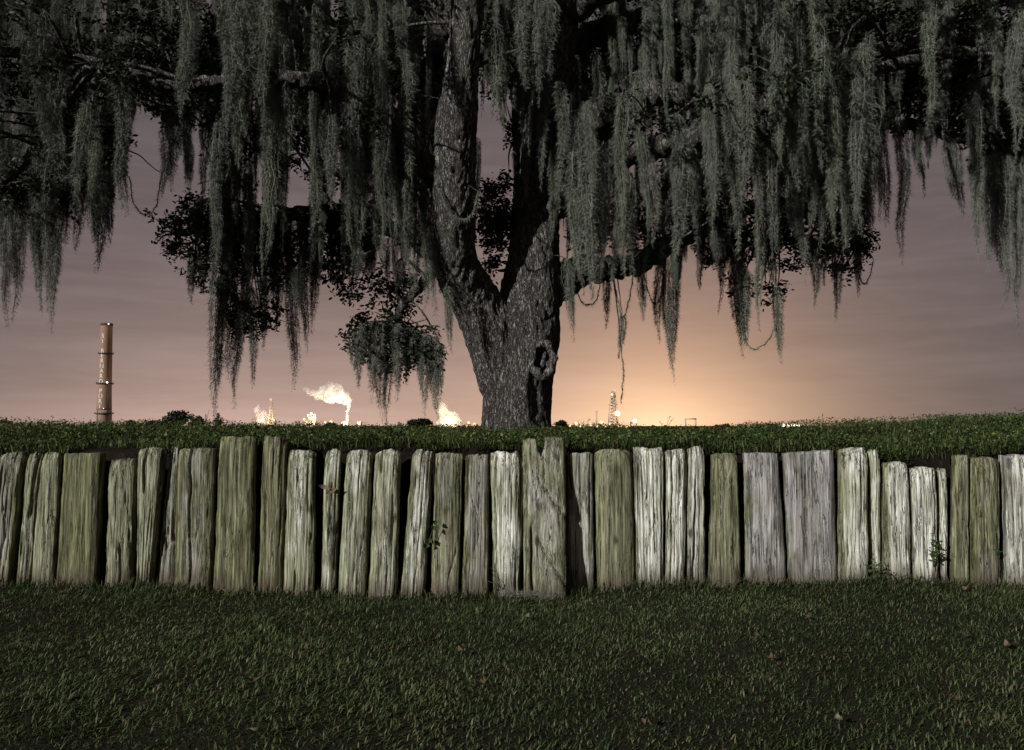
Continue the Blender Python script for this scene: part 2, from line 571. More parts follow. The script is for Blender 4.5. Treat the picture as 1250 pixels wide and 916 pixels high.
def build_ground():
    def axis(lo, hi, step, far, growth=1.35):
        a = list(np.arange(lo, hi + 1e-6, step))
        s, q = step, hi
        while q < far:
            s *= growth
            q += s
            a.append(q)
        s, q = step, lo
        while q > -far:
            s *= growth
            q -= s
            a.insert(0, q)
        return np.array(a)
    xs = axis(-6, 6, 0.08, 6000)
    ys = axis(0, 6, 0.08, 6000)
    X, Y = np.meshgrid(xs, ys)
    Z = lawn_z(X, Y)
    Z = Z - np.where(Y > 6.5, 0.25, 0) * np.exp(-(X / 400) ** 2)
    q = grid_faces(len(ys), len(xs))
    me = mesh_np("ground", np.stack([X, Y, Z], -1).reshape(-1, 3), q, np.full(len(q), 4), True)
    tag(obj("ground", me, M_TURF), kind="structure")

    xs = np.concatenate([np.linspace(-60, -9, 30)[:-1], np.linspace(-9, 9, 240), np.linspace(9, 60, 30)[1:]])
    yy = np.concatenate([[FY + .17] * 10, np.linspace(FY + .19, 11, 80), np.linspace(11.3, 21, 24)])
    X, Y = np.meshgrid(xs, yy)
    Z = bank_z(X, Y)
    top = bank_z(xs, np.full(len(xs), FY + .12))
    for i in range(10):
        f = i / 9.5
        Z[i] = -0.25 + (top + 0.25) * f
        Y[i] = FY + .17 + 0.03 * vnoise(xs * 9, i * 0.8, 0, 5) * (0.3 if i == 9 else 1)
    q = grid_faces(len(yy), len(xs))
    me = mesh_np("bank", np.stack([X, Y, Z], -1).reshape(-1, 3), q, np.full(len(q), 4), True)
    tag(obj("bank", me, M_SOIL), kind="structure")


build_ground()


# ------------------------------------------------------------------ timber retaining wall
# left/right at the top, left/right at the foot (pixels), top pixel, style, green, pale, lilac, depth offset top/foot, cracks
# style: r = roundness 0..1, g = groove strength
PLANKS = [
    (-150, -96, -152, -100, 552, .4, .7, .55, .2, .1, 0, 0, []),
    (-92, -48, -95, -50, 550, .8, .6, .5, .5, .1, 0, 0, []),
    (-45, 0, -48, -4, 555, .3, .9, .3, .3, .1, 0, 0, []),
    (2, 34, -3, 24, 554, .45, 1.5, .35, .35, .1, .01, .0, [(.3, 1, .35, 0, .012, .04), (.7, 1, .55, .1, .01, .04)]),
    (36, 55, 31, 50, 553, .8, 1.1, .5, .65, .0, .0, -.01, [(.8, 1, .6, .5, .03, .12)]),
    (58, 82, 51, 79, 552, .9, .8, .6, .9, .0, -.03, -.03, []),
    (83, 130, 79, 127, 553, .12, .35, .72, .18, .15, .0, .0, [(.55, 1, .56, .25, .006, .05)]),
    (138, 171, 137, 169, 560, .5, 1.1, .6, .75, .25, .0, .0, [(.6, .35, .62, 0, .02, .05)]),
    (173, 206, 174, 194, 547, .6, .9, .62, .95, .0, -.02, .0, [(.35, 1, .33, .65, .03, .05)]),
    (207, 220, 195, 219, 545, .5, 1.6, .3, .4, .1, .03, .03, [(.3, 1, .2, .2, .03, .1)]),
    (221, 266, 220, 265, 547, .25, .7, .5, .28, .2, .0, .0, [(.38, 1, .47, 0, .035, .035)]),
    (272, 316, 269, 317, 533, .3, .6, .66, .3, .05, -.02, -.03, [(.1, .35, .55, .2, .008, .04), (.57, 1, .58, .45, .008, .03)]),
    (325, 355, 321, 352, 530, .7, .7, .6, .22, .0, -.03, -.01, [(.5, 1, .45, .3, .008, .05)]),
    (354, 388, 353, 390, 549, .75, .9, .55, .95, .05, -.02, -.04, [(.42, .2, .43, 0, .02, .05)]),
    (398, 419, 396, 414, 549, .7, 1.2, .5, .95, .05, .0, -.02, []),
    (425, 457, 417, 452, 550, .8, .9, .5, .8, .2, -.01, -.03, [(.55, .2, .5, 0, .01, .04)]),
    (460, 492, 454, 489, 549, .9, 1.0, .55, .9, .1, -.02, -.05, [(.3, 1, .33, .8, .03, .07)]),
    (505, 531, 492, 522, 550, .85, 1.1, .42, .8, .15, -.02, -.04, []),
    (531, 566, 528, 562, 553, .45, .5, .5, .32, .05, .01, -.01, [(.9, .35, .6, .1, .008, .04)]),
    (569, 598, 565, 598, 555, .3, .7, .35, .22, .1, .02, .01, [(.1, .8, .6, .55, .006, .04)]),
    (599, 640, 603, 636, 551, .85, 1.2, .4, 1.0, .0, -.03, -.04, [(.45, 1, .47, .9, .02, .05)]),
    (638, 690, 639, 689, 534, .15, .45, .5, .45, .35, -.045, -.13,
     [(.30, .76, 1.0, .48, .024, .018), (.34, .36, 1.0, .05, .024, .018), (.0, .58, .17, .45, .02, .05), (.17, .45, .19, 0, .05, .04),
      (.5, .30, .46, .04, .006, .05)]),
    (692, 724, 690, 725, 553, .15, .7, .35, .45, .35, .015, .06, []),
    (725, 771, 727, 773, 548, .9, .35, .78, .4, .0, -.02, -.03, []),
    (772, 809, 774, 808, 546, .45, 1.4, .25, .9, .3, -.01, -.02, [(.6, 1, .62, .2, .012, .03)]),
    (811, 838, 808, 832, 549, .6, 1.3, .35, .9, .2, .0, -.01, [(.3, 1, .25, 0, .02, .05)]),
    (839, 860, 833, 858, 547, .35, 1.7, .3, .6, .4, .01, .0, [(.45, .8, .35, .0, .03, .09)]),
    (867, 897, 859, 898, 553, .5, .3, .78, .35, .05, -.03, -.05, [(.0, .65, .9, .8, .005, .02), (.4, .75, .75, .95, .005, .02), (.15, .6, .3, .47, .006, .03), (.3, .47, .5, .45, .006, .03)]),
    (906, 948, 904, 955, 553, .08, .28, .2, .28, 1.0, .01, .0, [(.4, 1, .45, .2, .004, .05)]),
    (953, 1014, 956, 1015, 551, .08, .22, .18, .28, 1.0, .0, -.01, [(.55, 1, .5, .0, .006, .03), (.75, .65, .72, .1, .008, .02)]),
    (1021, 1056, 1015, 1050, 548, .5, 1.2, .4, .95, .1, -.02, -.03, []),
    (1058, 1073, 1053, 1069, 550, .5, 1.0, .4, .8, .25, .0, .0, []),
    (1075, 1104, 1069, 1103, 564, .55, .8, .35, .75, .15, -.01, -.02, [(.0, .6, .05, .3, .015, .06)]),
    (1106, 1137, 1105, 1136, 571, .4, 1.2, .2, .8, .7, -.01, -.01, [(.85, 1, .88, .1, .02, .05)]),
    (1142, 1155, 1139, 1150, 572, .6, 1.0, .4, .75, .1, .01, .02, []),
    (1160, 1177, 1151, 1172, 555, .25, .4, .68, .4, .1, -.02, -.02, []),
    (1180, 1216, 1173, 1208, 559, .45, .9, .6, .15, .0, .0, -.02, [(.2, 1, .25, .6, .01, .05), (.6, 1, .55, .8, .01, .05)]),
    (1219, 1264, 1216, 1264, 556, .2, .8, .15, .75, .75, -.01, -.02, []),
    (1268, 1310, 1268, 1308, 551, .5, .9, .5, .6, .1, .0, .0, []),
    (1314, 1350, 1312, 1352, 556, .8, .9, .4, .8, .1, .0, .0, []),
    (1354, 1402, 1354, 1400, 549, .2, .7, .5, .4, .5, .0, .0, []),
]


def build_plank(i, spec, wall):
    xlt, xrt, xlb, xrb, ytop, rnd, grv, green, pale, lilac, dt, db, cracks = spec
    xrt, xrb = xrt - .5, xrb - .5
    fork = (xlt == 638)
    s = FY / FPX
    foot = float(foot_z(((xlb + xrb) / 2 - 625) * s))
    zt = CAM_Z - (ytop - 520) * s - foot
    zb = -0.12
    wid = (xrt - xlt) * s
    nc, nr = (44 if wid > .12 else 28), 60
    if fork:
        nc = 56
    u = np.linspace(0, 1, nc)[None, :]
    v = np.linspace(0, 1, nr)[:, None]
    # uneven, fibrous top
    top = zt + 0.006 * vnoise(u * nc * 0.35, i * 7.1, 0, 11) + (0.010 * grv) * vnoise(u * 5, i * 3.3, 0, 12) - rnd * 0.03 * (2 * u - 1) ** 4
    if ytop in (551,) and xlt == 953:
        top = top + 0.018 * (u - 0.5)
    if xlt == 325:
        top = top - 0.035 * u
    if fork:
        notch = np.clip(1 - np.abs(u - .43) / .11, 0, 1) ** .6
        top = top - notch * 0.135 - 0.01 * (u < .38)
    Z = zb + v * (top - zb)
    zz = (Z - 0) / zt
    cx = ((xlb + xrb) / 2 - 625) * s
    xl = (xlb + (xlt - xlb) * zz - 625) * s - cx + 0.0035 * vnoise(zz * 9, i * 5.7, 0, 21) + 0.0015 * vnoise(zz * 30, i, 0, 22)
    xr = (xrb + (xrt - xrb) * zz - 625) * s - cx + 0.0035 * vnoise(zz * 9, i * 5.7 + 40, 0, 23) + 0.0015 * vnoise(zz * 30, i + 40, 0, 24)
    X = xl + (xr - xl) * u
    # front profile
    a = 2 * u - 1
    prof = rnd * 0.32 * wid * (1 - np.sqrt(np.clip(1 - (a * 0.97) ** 2, 0, 1))) + (1 - rnd) * (0.022 * np.abs(a) ** 9)
    depth = prof + dt * zz + db * (1 - zz)
    wob = 0.25 * vnoise(zz * 2.2, i * 2.0, 0, 31)
    m_u = u * wid / 0.006 + wob * 3
    g = 0.0055 * vnoise(m_u * 0.30, zz * 1.5, i, 33) + 0.0035 * vnoise(m_u * 0.7, zz * 2.5, i, 34) + 0.0018 * vnoise(m_u * 1.6, zz * 5, i, 35)
    ridge = np.abs(vnoise(m_u * 0.22, zz * 1.1, i + 9, 36))
    ridge2 = np.abs(vnoise(m_u * 0.55, zz * 1.7, i + 5, 39))
    g = g + 0.013 * np.exp(-ridge * 16) + 0.006 * np.exp(-ridge2 * 12)
    depth = depth + g * grv
    depth = depth + 0.006 * vnoise(u * 2.5, zz * 4, i, 37)
    # frayed at the top, rotted at the foot
    depth = depth + 0.02 * grv * np.exp(-(1 - v) * 22) * (0.5 + 0.5 * vnoise(u * 9, i, 0, 38)) + rnd * .025 * np.exp(-(1 - v) * 30)
    for (u0, v0, u1, v1, dep, w) in cracks:
        v_lo, v_hi = min(v0, v1), max(v0, v1)
        if abs(u1 - u0) < 0.25 or abs(v1 - v0) > abs(u1 - u0) * 2:
            uu = u0 + (u1 - u0) * (zz - v0) / (v1 - v0 + 1e-6) + 0.03 * vnoise(zz * 7, i, 0, 41)
            dist = np.abs(u - uu)
            inside = np.clip((zz - v_lo) / .06, 0, 1) * np.clip((v_hi - zz) / .06 + (v_hi >= 1) * 9, 0, 1)
        else:
            vv = v0 + (v1 - v0) * (u - u0) / (u1 - u0)
            dist = np.abs(zz - vv) * 0.8
            inside = np.clip((u - min(u0, u1)) / .05, 0, 1) * np.clip((max(u0, u1) - u) / .05 + (max(u0, u1) >= 1) * 9, 0, 1)
        depth = depth + dep * np.exp(-(dist / w) ** 2 * 2.5) * inside
    thick = min(0.10, wid * 0.62)
    Yf = -0.0 + depth - thick * 0.5
    Xf = np.broadcast_to(X, depth.shape)
    front = np.stack([Xf, Yf, np.broadcast_to(Z, depth.shape)], -1)
    back = front.copy()
    back[..., 1] = dt * zz + db * (1 - zz) + thick * 0.55
    back[..., 0] = back[..., 0] * 0.9
    if rnd > .6:
        mid = (front + back) / 2
    nv = nc * nr
    V = np.vstack([front.reshape(-1, 3), back.reshape(-1, 3)])
    qf = grid_faces(nr, nc)
    qb = grid_faces(nr, nc, nv)[:, ::-1]
    idx = np.arange(nv).reshape(nr, nc)
    L, Rr, T = idx[:, 0], idx[:, -1], idx[-1]
    ql = np.stack([L[1:], L[1:] + nv, L[:-1] + nv, L[:-1]], -1)
    qr = np.stack([Rr[:-1], Rr[:-1] + nv, Rr[1:] + nv, Rr[1:]], -1)
    qt = np.stack([T[:-1], T[1:], T[1:] + nv, T[:-1] + nv], -1)
    q = np.vstack([qf, qb, ql, qr, qt])
    me = mesh_np("plank", V, q, np.full(len(q), 4), False)
    av = np.abs(np.broadcast_to(2 * u - 1, depth.shape)).ravel()
    set_attr(me, "across", np.concatenate([av, np.ones(nv)]), 'POINT')
    sm = np.zeros(len(q), bool)
    sm[:len(qf)] = True
    me.polygons.foreach_set("use_smooth", sm)
    o = obj("plank", me, M_WOOD, wall, (cx, FY, foot))
    left = np.clip((560 - xlt) / 500, 0, 1)  # planks towards the left toned greener and less pale for painted light falloff
    o.color = (green * (1.12 + .25 * left), min(1, pale * (1.12 - .22 * left)), lilac, 1)
    return o


def build_wall():
    wall = empty("retaining_wall", (0, 0, 0))
    tag(wall, "low retaining wall of upright weathered timber planks between lawn and bank", "wall")
    notes = {638: "wide forked plank with a notch in its top and two diagonal cracks",
             599: "very pale silvered rounded plank beside the forked one",
             725: "broad rounded plank green with algae",
             953: "wide flat lilac-grey board with dark streaks",
             906: "flat lilac-grey board with a dark stain",
             83: "wide flat olive plank with a pale streak",
             272: "tall olive plank standing above its neighbours",
             867: "smooth olive plank with a curved scar",
             1142: "thin short pale stake", 1180: "dark olive plank with blackened top"}
    for i, sp in enumerate(PLANKS):
        o = build_plank(i, sp, wall)
        if sp[0] in notes:
            o["label"] = notes[sp[0]]
    # small broken offcut at the foot of the right end
    sp = (1209, 1222, 1207, 1220, 682, .4, 1.0, .3, .3, .1, .03, .03, [])
    o = build_plank(99, sp, wall)
    o.name = "plank_stub"
    o["label"] = "short broken stub of a plank at the foot of the wall"


build_wall()


# ------------------------------------------------------------------ grass


def blades(x, y, z, length, width, az, lean, curl, facing=None):
    """ribbon blades: two base, two middle, one tip vertex"""
    n = len(x)
    dirx, diry = np.cos(az), np.sin(az)
    fa = az + np.pi / 2 if facing is None else facing
    wx, wy = np.cos(fa) * width / 2, np.sin(fa) * width / 2
    def at(t, ln):
        h = length * t * np.cos(ln)
        o = length * t * np.sin(ln)
        return x + dirx * o, y + diry * o, z + h
    mx, my, mz = at(0.55, lean)
    tx, ty = mx + dirx * length * .45 * np.sin(lean + curl), my + diry * length * .45 * np.sin(lean + curl)
    tz = mz + length * .45 * np.cos(lean + curl)
    V = np.empty((n, 5, 3))
    V[:, 0] = np.stack([x - wx * .7, y - wy * .7, z], -1)
    V[:, 1] = np.stack([x + wx * .7, y + wy * .7, z], -1)
    V[:, 2] = np.stack([mx + wx, my + wy, mz], -1)
    V[:, 3] = np.stack([mx - wx, my - wy, mz], -1)
    V[:, 4] = np.stack([tx, ty, tz], -1)
    base = (np.arange(n) * 5)[:, None]
    loops = base + np.array([0, 1, 2, 3, 3, 2, 4])[None]
    counts = np.tile([4, 3], n)
    return V.reshape(-1, 3), loops.ravel(), counts


def blade_object(name, mat, parts, tints):
    mb = MB()
    for p in parts:
        mb.add(*p)
    me = mb.mesh(name)
    set_attr(me, "tint", np.repeat(np.concatenate(tints), 2))
    return obj(name, me, mat)


def patch(x, y, f, seed):
    return 0.5 + 0.5 * vnoise(x * f, y * f, 0, seed)


def build_lawn():
    n = 390000
    y = rng.uniform(1.7, FY - .03, n)
    x = rng.uniform(-5.3, 5.3, n)
    keep = (np.abs(x) < 0.66 * y + 1.15)
    # density follows size in view
    keep &= rng.random(n) < np.clip(0.25 + 1.1 * patch(x, y, 13, 51) * (0.6 + .6 * patch(x, y, 4, 52)), 0, 1)
    x, y = x[keep], y[keep]
    n = len(x)
    z = lawn_z(x, y) - 0.004
    flow = vnoise(x * 1.1, y * 1.1, 0, 61) * 2.2
    az = flow + rng.normal(0, 1.5, n)
    L = rng.uniform(.018, .044, n) * (0.75 + 0.6 * patch(x, y, 2.2, 53))
    L *= np.where(y > FY - .16, 1.25, 1.0) * (0.7 + 0.6 * patch(x, y, .9, 57))
    W = rng.uniform(.0030, .0062, n)
    lean = np.abs(rng.normal(.88, .38, n))
    curl = rng.uniform(.1, .9, n)
    t = np.clip(rng.normal(.36, .26, n) + 0.42 * (patch(x, y, 1.4, 54) - .5) + .1 * (patch(x, y, 6, 55) - .5), 0, .78)
    dead = rng.random(n) < 0.04 + 0.2 * patch(x, y, 2.8, 56) ** 3
    t = np.where(dead, rng.uniform(.84, 1.0, n), t)
    o = blade_object("lawn_grass", M_GRASS, [blades(x, y, z, L, W, az, lean, curl)], [t])
    tag(o, "short broad-bladed lawn grass in the foreground", "grass", kind="stuff")


def leaves_mesh(pos, size, normal_up=0.3, aspect=0.55, nseed=0, fold=0.25):
    """leaf-shaped faces (two quads folded on the midrib), random orientation"""
    r = np.random.default_rng(nseed)
    n = len(pos)
    d = r.normal(size=(n, 3))
    d[:, 2] = d[:, 2] * 0.6 - 0.15
    d /= np.linalg.norm(d, axis=1)[:, None]
    up = r.normal(size=(n, 3)) + np.array([0, 0, normal_up * 4])
    s = np.cross(d, up)
    s /= np.linalg.norm(s, axis=1)[:, None] + 1e-9
    nn = np.cross(s, d)
    size = np.asarray(size)[:, None] * np.ones((n, 1))
    w = size * aspect * 0.5
    V = np.empty((n, 6, 3))
    V[:, 0] = pos
    V[:, 1] = pos + d * size * .38 + s * w + nn * w * fold
    V[:, 2] = pos + d * size * .78 + s * w * .75 + nn * w * fold
    V[:, 3] = pos + d * size
    V[:, 4] = pos + d * size * .78 - s * w * .75 + nn * w * fold
    V[:, 5] = pos + d * size * .38 - s * w + nn * w * fold
    b = (np.arange(n) * 6)[:, None]
    loops = b + np.array([0, 1, 2, 3, 0, 3, 4, 5])[None]
    return V.reshape(-1, 3), loops.ravel(), np.full(2 * n, 4)


def build_bank_growth():
    n = 120000
    y = FY + .1 + (rng.random(n) ** 1.5) * 5.6
    x = rng.uniform(-8.5, 8.5, n)
    keep = np.abs(x) < .66 * y + 1.4
    px = 625 + x / FY * FPX
    bare = (px > 75) & (px < 160) & (y < FY + .36)
    bare |= (px > 1110) & (px < 1155) & (y < FY + .16)
    keep &= ~bare
    keep &= rng.random(n) < np.clip(.2 + 1.2 * patch(x, y, 8, 70), 0, 1)
    x, y = x[keep], y[keep]
    n = len(x)
    z = bank_z(x, y) - .005
    az = rng.uniform(0, 2 * np.pi, n)
    L = rng.uniform(.03, .09, n) * (0.55 + 0.9 * patch(x, y, 3.0, 71))
    tall = rng.random(n) < 0.02
    L = np.where(tall, L * 1.7, L)
    W = rng.uniform(.0045, .008, n) * np.where(tall, .6, 1)
    lean = np.abs(rng.normal(.45, .3, n))
    edge = y < FY + .2
    az = np.where(edge & (rng.random(n) < .6), -np.pi / 2 + rng.normal(0, .7, n), az)
    curl = rng.uniform(.1, .9, n)
    t = np.clip(rng.normal(.38, .25, n) + .3 * (patch(x, y, 1.2, 72) - .5), 0, .85)
    t = np.where(rng.random(n) < .05, rng.uniform(.93, 1, n), t)
    g = blade_object("bank_grass", M_WEED, [blades(x, y, z, L, W, az, lean, curl)], [t])
    tag(g, "longer unmown grass on the bank above the timber wall", "grass", kind="stuff")
    # low broad-leaved weeds
    n = 90000
    y = FY + .1 + (rng.random(n) ** 1.4) * 5.0
    x = rng.uniform(-8.2, 8.2, n)
    keep = (np.abs(x) < .66 * y + 1.3) & (rng.random(n) < 1.3 * patch(x, y, 4.6, 73) ** 1.6)
    px = 625 + x / FY * FPX
    keep &= ~((px > 75) & (px < 160) & (y < FY + .36))
    x, y = x[keep], y[keep]
    n = len(x)
    hump = .05 * patch(x, y, 1.5, 74) + .045 * patch(x, y, 5, 75) ** 2
    pos = np.stack([x, y, bank_z(x, y) + rng.uniform(.005, .045, n) + hump], -1)
    V = leaves_mesh(pos, rng.uniform(.012, .030, n), .5, .75, 5)
    me = mesh_np("bank_weeds", *V)
    set_attr(me, "tint", np.repeat(np.clip(rng.normal(.42, .26, n), 0, .93), 2))
    tag(obj("bank_weeds", me, M_WEED), "low broad-leaved weeds growing through the bank grass", "weeds", kind="stuff")


build_lawn()
build_bank_growth()

# ------------------------------------------------------------------ the oak
LIMBS = {
    "left_fork": [(622, 470, 10.15, 36), (604, 415, 10.05, 34), (583, 372, 9.95, 31), (559, 325, 9.65, 29), (555, 255, 9.35, 27), (557, 150, 9.05, 25), (567, 50, 8.85, 22), (575, -70, 8.7, 19), (590, -200, 8.7, 13)],
    "main": [(631, 560, 10.15, 50), (631, 528, 10.15, 44), (632, 490, 10.15, 41), (635, 445, 10.15, 42), (645, 395, 10.15, 39), (653, 340, 10.15, 31), (657, 270, 10.15, 27), (662, 190, 10.1, 26), (673, 90, 10.05, 25), (690, -40, 10.0, 22), (700, -200, 10, 17)],
    "mid": [(622, 400, 10.35, 20), (626, 350, 10.6, 15), (637, 290, 10.9, 14), (641, 200, 11.2, 13), (630, 90, 11.4, 12), (600, -50, 11.6, 10)],
    "right_low": [(660, 365, 10.25, 22), (690, 340, 10.4, 20), (730, 328, 10.7, 15), (775, 322, 10.9, 13), (815, 300, 11.1, 12), (870, 268, 11.2, 10), (940, 250, 11.2, 8), (1040, 268, 11.2, 4)],
    "right_mid": [(668, 230, 10.1, 22), (700, 180, 10.0, 19), (745, 138, 9.8, 17), (800, 112, 9.75, 15), (865, 122, 9.7, 13), (945, 112, 9.6, 11), (1040, 74, 9.5, 9), (1160, 45, 9.4, 7), (1300, 60, 9.3, 4)],
    "right_front": [(672, 260, 10.05, 16), (720, 205, 9.7, 15), (790, 180, 9.35, 15), (850, 166, 9.1, 13), (905, 142, 8.9, 11), (970, 110, 8.8, 9), (1070, 84, 8.7, 7), (1190, 66, 8.6, 6), (1330, 80, 8.6, 4)],
    "right_end": [(1010, 90, 10.0, 9), (1060, 130, 10.3, 8), (1105, 149, 10.5, 7), (1150, 163, 10.5, 6), (1230, 185, 10.5, 5), (1330, 225, 10.5, 3)],
    "left_front": [(552, 255, 9.65, 15), (522, 205, 9.35, 13), (470, 135, 9.05, 12), (400, 105, 8.8, 11), (310, 92, 8.7, 9), (210, 104, 8.7, 8), (100, 75, 8.6, 7), (-70, 60, 8.6, 5), (-200, 70, 8.5, 3)],
    "left_stub": [(540, 230, 9.5, 11), (505, 190, 9.3, 11), (478, 163, 9.15, 10), (464, 150, 9.05, 9)],
    "left_back": [(588, 380, 10.2, 15), (540, 320, 10.7, 12), (470, 275, 11.1, 11), (390, 258, 11.4, 9), (300, 270, 11.5, 7), (215, 285, 11.6, 4)],
    "left_low": [(548, 318, 10.2, 7), (515, 345, 10.6, 6), (490, 378, 10.8, 5), (478, 400, 10.8, 3)],
    "left_end": [(110, 78, 8.65, 7), (70, 140, 8.8, 6), (25, 205, 9.0, 5), (-70, 255, 9.1, 3)],
    "top_left": [(562, 40, 9.2, 15), (460, -25, 8.9, 13), (310, -35, 8.6, 11), (150, -25, 8.4, 9), (-60, 0, 8.2, 6), (-300, 30, 8.0, 3)],
    "top_right": [(680, 20, 10.0, 18), (790, -30, 9.3, 15), (940, -40, 9.0, 12), (1150, -20, 8.9, 9), (1320, 20, 8.8, 5)],
    "front_right": [(700, -60, 9.9, 16), (760, -170, 8.8, 14), (880, -190, 7.9, 11), (1030, -160, 7.5, 8), (1200, -110, 7.4, 5)],  # both front boughs are unseen, added to carry leaves that shade the moss
    "front_left": [(570, -60, 8.8, 14), (380, -190, 8.3, 12), (120, -180, 7.9, 10), (-120, -60, 7.6, 8), (-330, 60, 7.5, 5)],
    "top_back": [(675, 60, 10.1, 15), (800, 20, 11.5, 12), (950, 30, 12.5, 10), (1120, 70, 13, 7), (1260, 110, 13.2, 4)],
    "top_back_left": [(560, 70, 9.5, 14), (460, 40, 11.0, 12), (330, 50, 12.2, 9), (180, 60, 12.8, 7), (20, 100, 13, 4)],
}


def limb_path(rows, n=10):
    pts = []
    for (px, py, Y, r) in rows:
        p = P(px, py, Y)
        pts.append((p.x, p.y, p.z, r / FPX * Y))
    c = catmull(pts, n)
    return c[:, :3], np.clip(c[:, 3], .004, None)


PATHS = {k: limb_path(v) for k, v in LIMBS.items()}
oak_base = Vector((P(631, 528, 10.15).x, 10.15, float(bank_z(0.0, 10.15))))
oak = empty("oak_tree", oak_base)
tag(oak, "massive old oak with forked trunk and knot hole, draped in hanging moss", "tree")
KN = Vector((math.sin(R(12)), -math.cos(R(12)), 0.02)).normalized()      # the knot faces right of the camera
kc_axis = P(636, 441, 10.15)
KC = kc_axis + Vector((math.sin(R(33)), -math.cos(R(33)), 0)) * (42 / FPX * 10.15) * 1.02
KX = Vector((0, 0, 1)).cross(KN).normalized()
KZ = KN.cross(KX).normalized()


def build_oak_wood():
    mb = MB()
    for k in ("main", "left_fork", "mid"):
        p, r = PATHS[k]
        mb.tube(p, r, 26)
    # root flare
    for a, ln in ((205, .46), (250, .40), (300, .5), (345, .42), (20, .45), (90, .5), (150, .45)):
        d = np.array([math.cos(R(a)), math.sin(R(a)), 0])
        b = np.array(P(631, 528, 10.15))
        pp = catmull([tuple(b + np.array([0, 0, .30]) + d * .12) + (.15,), tuple(b + d * .35 + np.array([0, 0, .06])) + (.13,), tuple(b + d * ln + np.array([0, 0, -.25])) + (.09,)], 6)
        mb.tube(pp[:, :3], pp[:, 3], 12)
    me = mb.mesh("trunk_source")
    tmp = obj("trunk_source", me)
    rm = tmp.modifiers.new("remesh", 'REMESH')
    rm.mode = 'VOXEL'
    rm.voxel_size = 0.02
    sm = tmp.modifiers.new("smooth", 'SMOOTH')
    sm.factor = 0.6
    sm.iterations = 14
    dg = bpy.context.evaluated_depsgraph_get()
    ev = tmp.evaluated_get(dg)
    me2 = bpy.data.meshes.new_from_object(ev)
    bpy.data.objects.remove(tmp)
    n = len(me2.vertices)
    co = np.empty(n * 3, np.float32)
    me2.vertices.foreach_get("co", co)
    co = co.reshape(-1, 3).astype(float)
    no = np.empty(n * 3, np.float32)
    me2.vertices.foreach_get("normal", no)
    no = no.reshape(-1, 3)
    x, y, z = co.T
    wx = .25 * vnoise(x * 5, y * 5, z * 2.5, 81)
    # bark: furrows between long plates
    rid = np.abs(vnoise(x * 13 + wx * 4, y * 13 + wx * 4, z * 2.6, 82))
    rid2 = np.abs(vnoise(x * 27 + wx * 4, y * 27, z * 5.5, 83))
    d = -0.030 * np.exp(-rid * 8) - 0.014 * np.exp(-rid2 * 7) + .012 * vnoise(x * 30, y * 30, z * 14, 84)
    d += .035 * vnoise(x * 2.6, y * 2.6, z * 1.5, 85)
    # twisted fluting of the lower trunk
    ang = np.arctan2(y - 10.15, x - oak_base.x)
    low = np.clip((oak_base.z + 1.7 - z) / 1.2, 0, 1)
    d += low * .017 * np.sin(ang * 9 + (z - oak_base.z) * 2.6 + 1.2 * vnoise(x * 3, y * 3, z * 2, 86))
    # knot hole
    rel = co - np.array(KC)
    kx = rel @ np.array(KX) / .17
    kz = rel @ np.array(KZ) / .235
    kn = rel @ np.array(KN)
    rr = np.sqrt(kx ** 2 + kz ** 2)
    near = np.exp(-(kn / .25) ** 2)
    d = d * (1 - .7 * near * (rr < 1))
    co = co + no * d[:, None]
    pit = np.clip(1 - (rr / .66) ** 4, 0, 1) * near * .13
    swell = np.exp(-(rr / 1.35) ** 4) * near * .05
    co = co + np.array(KN)[None] * (swell - pit)[:, None]
    me2.vertices.foreach_set("co", (co - np.array(oak_base)).astype(np.float32).ravel())
    me2.polygons.foreach_set("use_smooth", np.ones(len(me2.polygons), bool))
    me2.materials.clear()
    me2.update()
    me2.name = "trunk"
    trunk = obj("trunk", me2, M_BARK, oak)
    # callus ring of the knot
    nu, nv = 56, 16
    U, Vv = np.meshgrid(np.linspace(0, 2 * np.pi, nu, endpoint=False), np.linspace(0, 2 * np.pi, nv, endpoint=False), indexing='ij')
    tr = .046 * (1 + .2 * vnoise(np.cos(U) * 2, np.sin(U) * 2, 0, 91) + .26 * vnoise(np.cos(U) * 6, np.sin(U) * 6, np.cos(Vv) * 2.5, 92))
    tr = tr * (1 + .35 * np.clip(-np.sin(U), 0, 1))
    ex, ez = .135 * (1 + .20 * vnoise(np.cos(U) * 2, np.sin(U) * 2, 3, 93)),   .20 * (1 + .2 * vnoise(np.cos(U) * 2, np.sin(U) * 2, 7, 94))
    cxr = (ex + tr * np.cos(Vv)) * np.cos(U)
    czr = (ez + tr * np.cos(Vv)) * np.sin(U)
    cnr = tr * np.sin(Vv) * .8 + .048
    V = np.array(KC - oak_base)[None, None] + cxr[..., None] * np.array(KX) + czr[..., None] * np.array(KZ) + cnr[..., None] * np.array(KN)
    q = []
    for i in range(nu):
        for j in range(nv):
            q.append((i * nv + j, ((i + 1) % nu) * nv + j, ((i + 1) % nu) * nv + (j + 1) % nv, i * nv + (j + 1) % nv))
    me = mesh_np("knot_ring", V.reshape(-1, 3), np.array(q), np.full(len(q), 4), True)
    ring = obj("knot_ring", me, M_KNOT, trunk)
    ring["label"] = "smooth pale callus ring round the knot hole"
    # heartwood nub inside the hole
    mb = MB()
    for (a, b, c, r) in ((.035, .02, -.01, .035), (.02, -.05, -.005, .042), (.05, .07, -.02, .03)):
        mb.ball(np.array(KC - oak_base + KX * a + KZ * b + KN * c), np.array([r, r, r * 1.5]), 10, 8)
    obj("dead_wood", mb.mesh("dead_wood", True), M_KNOT, trunk)
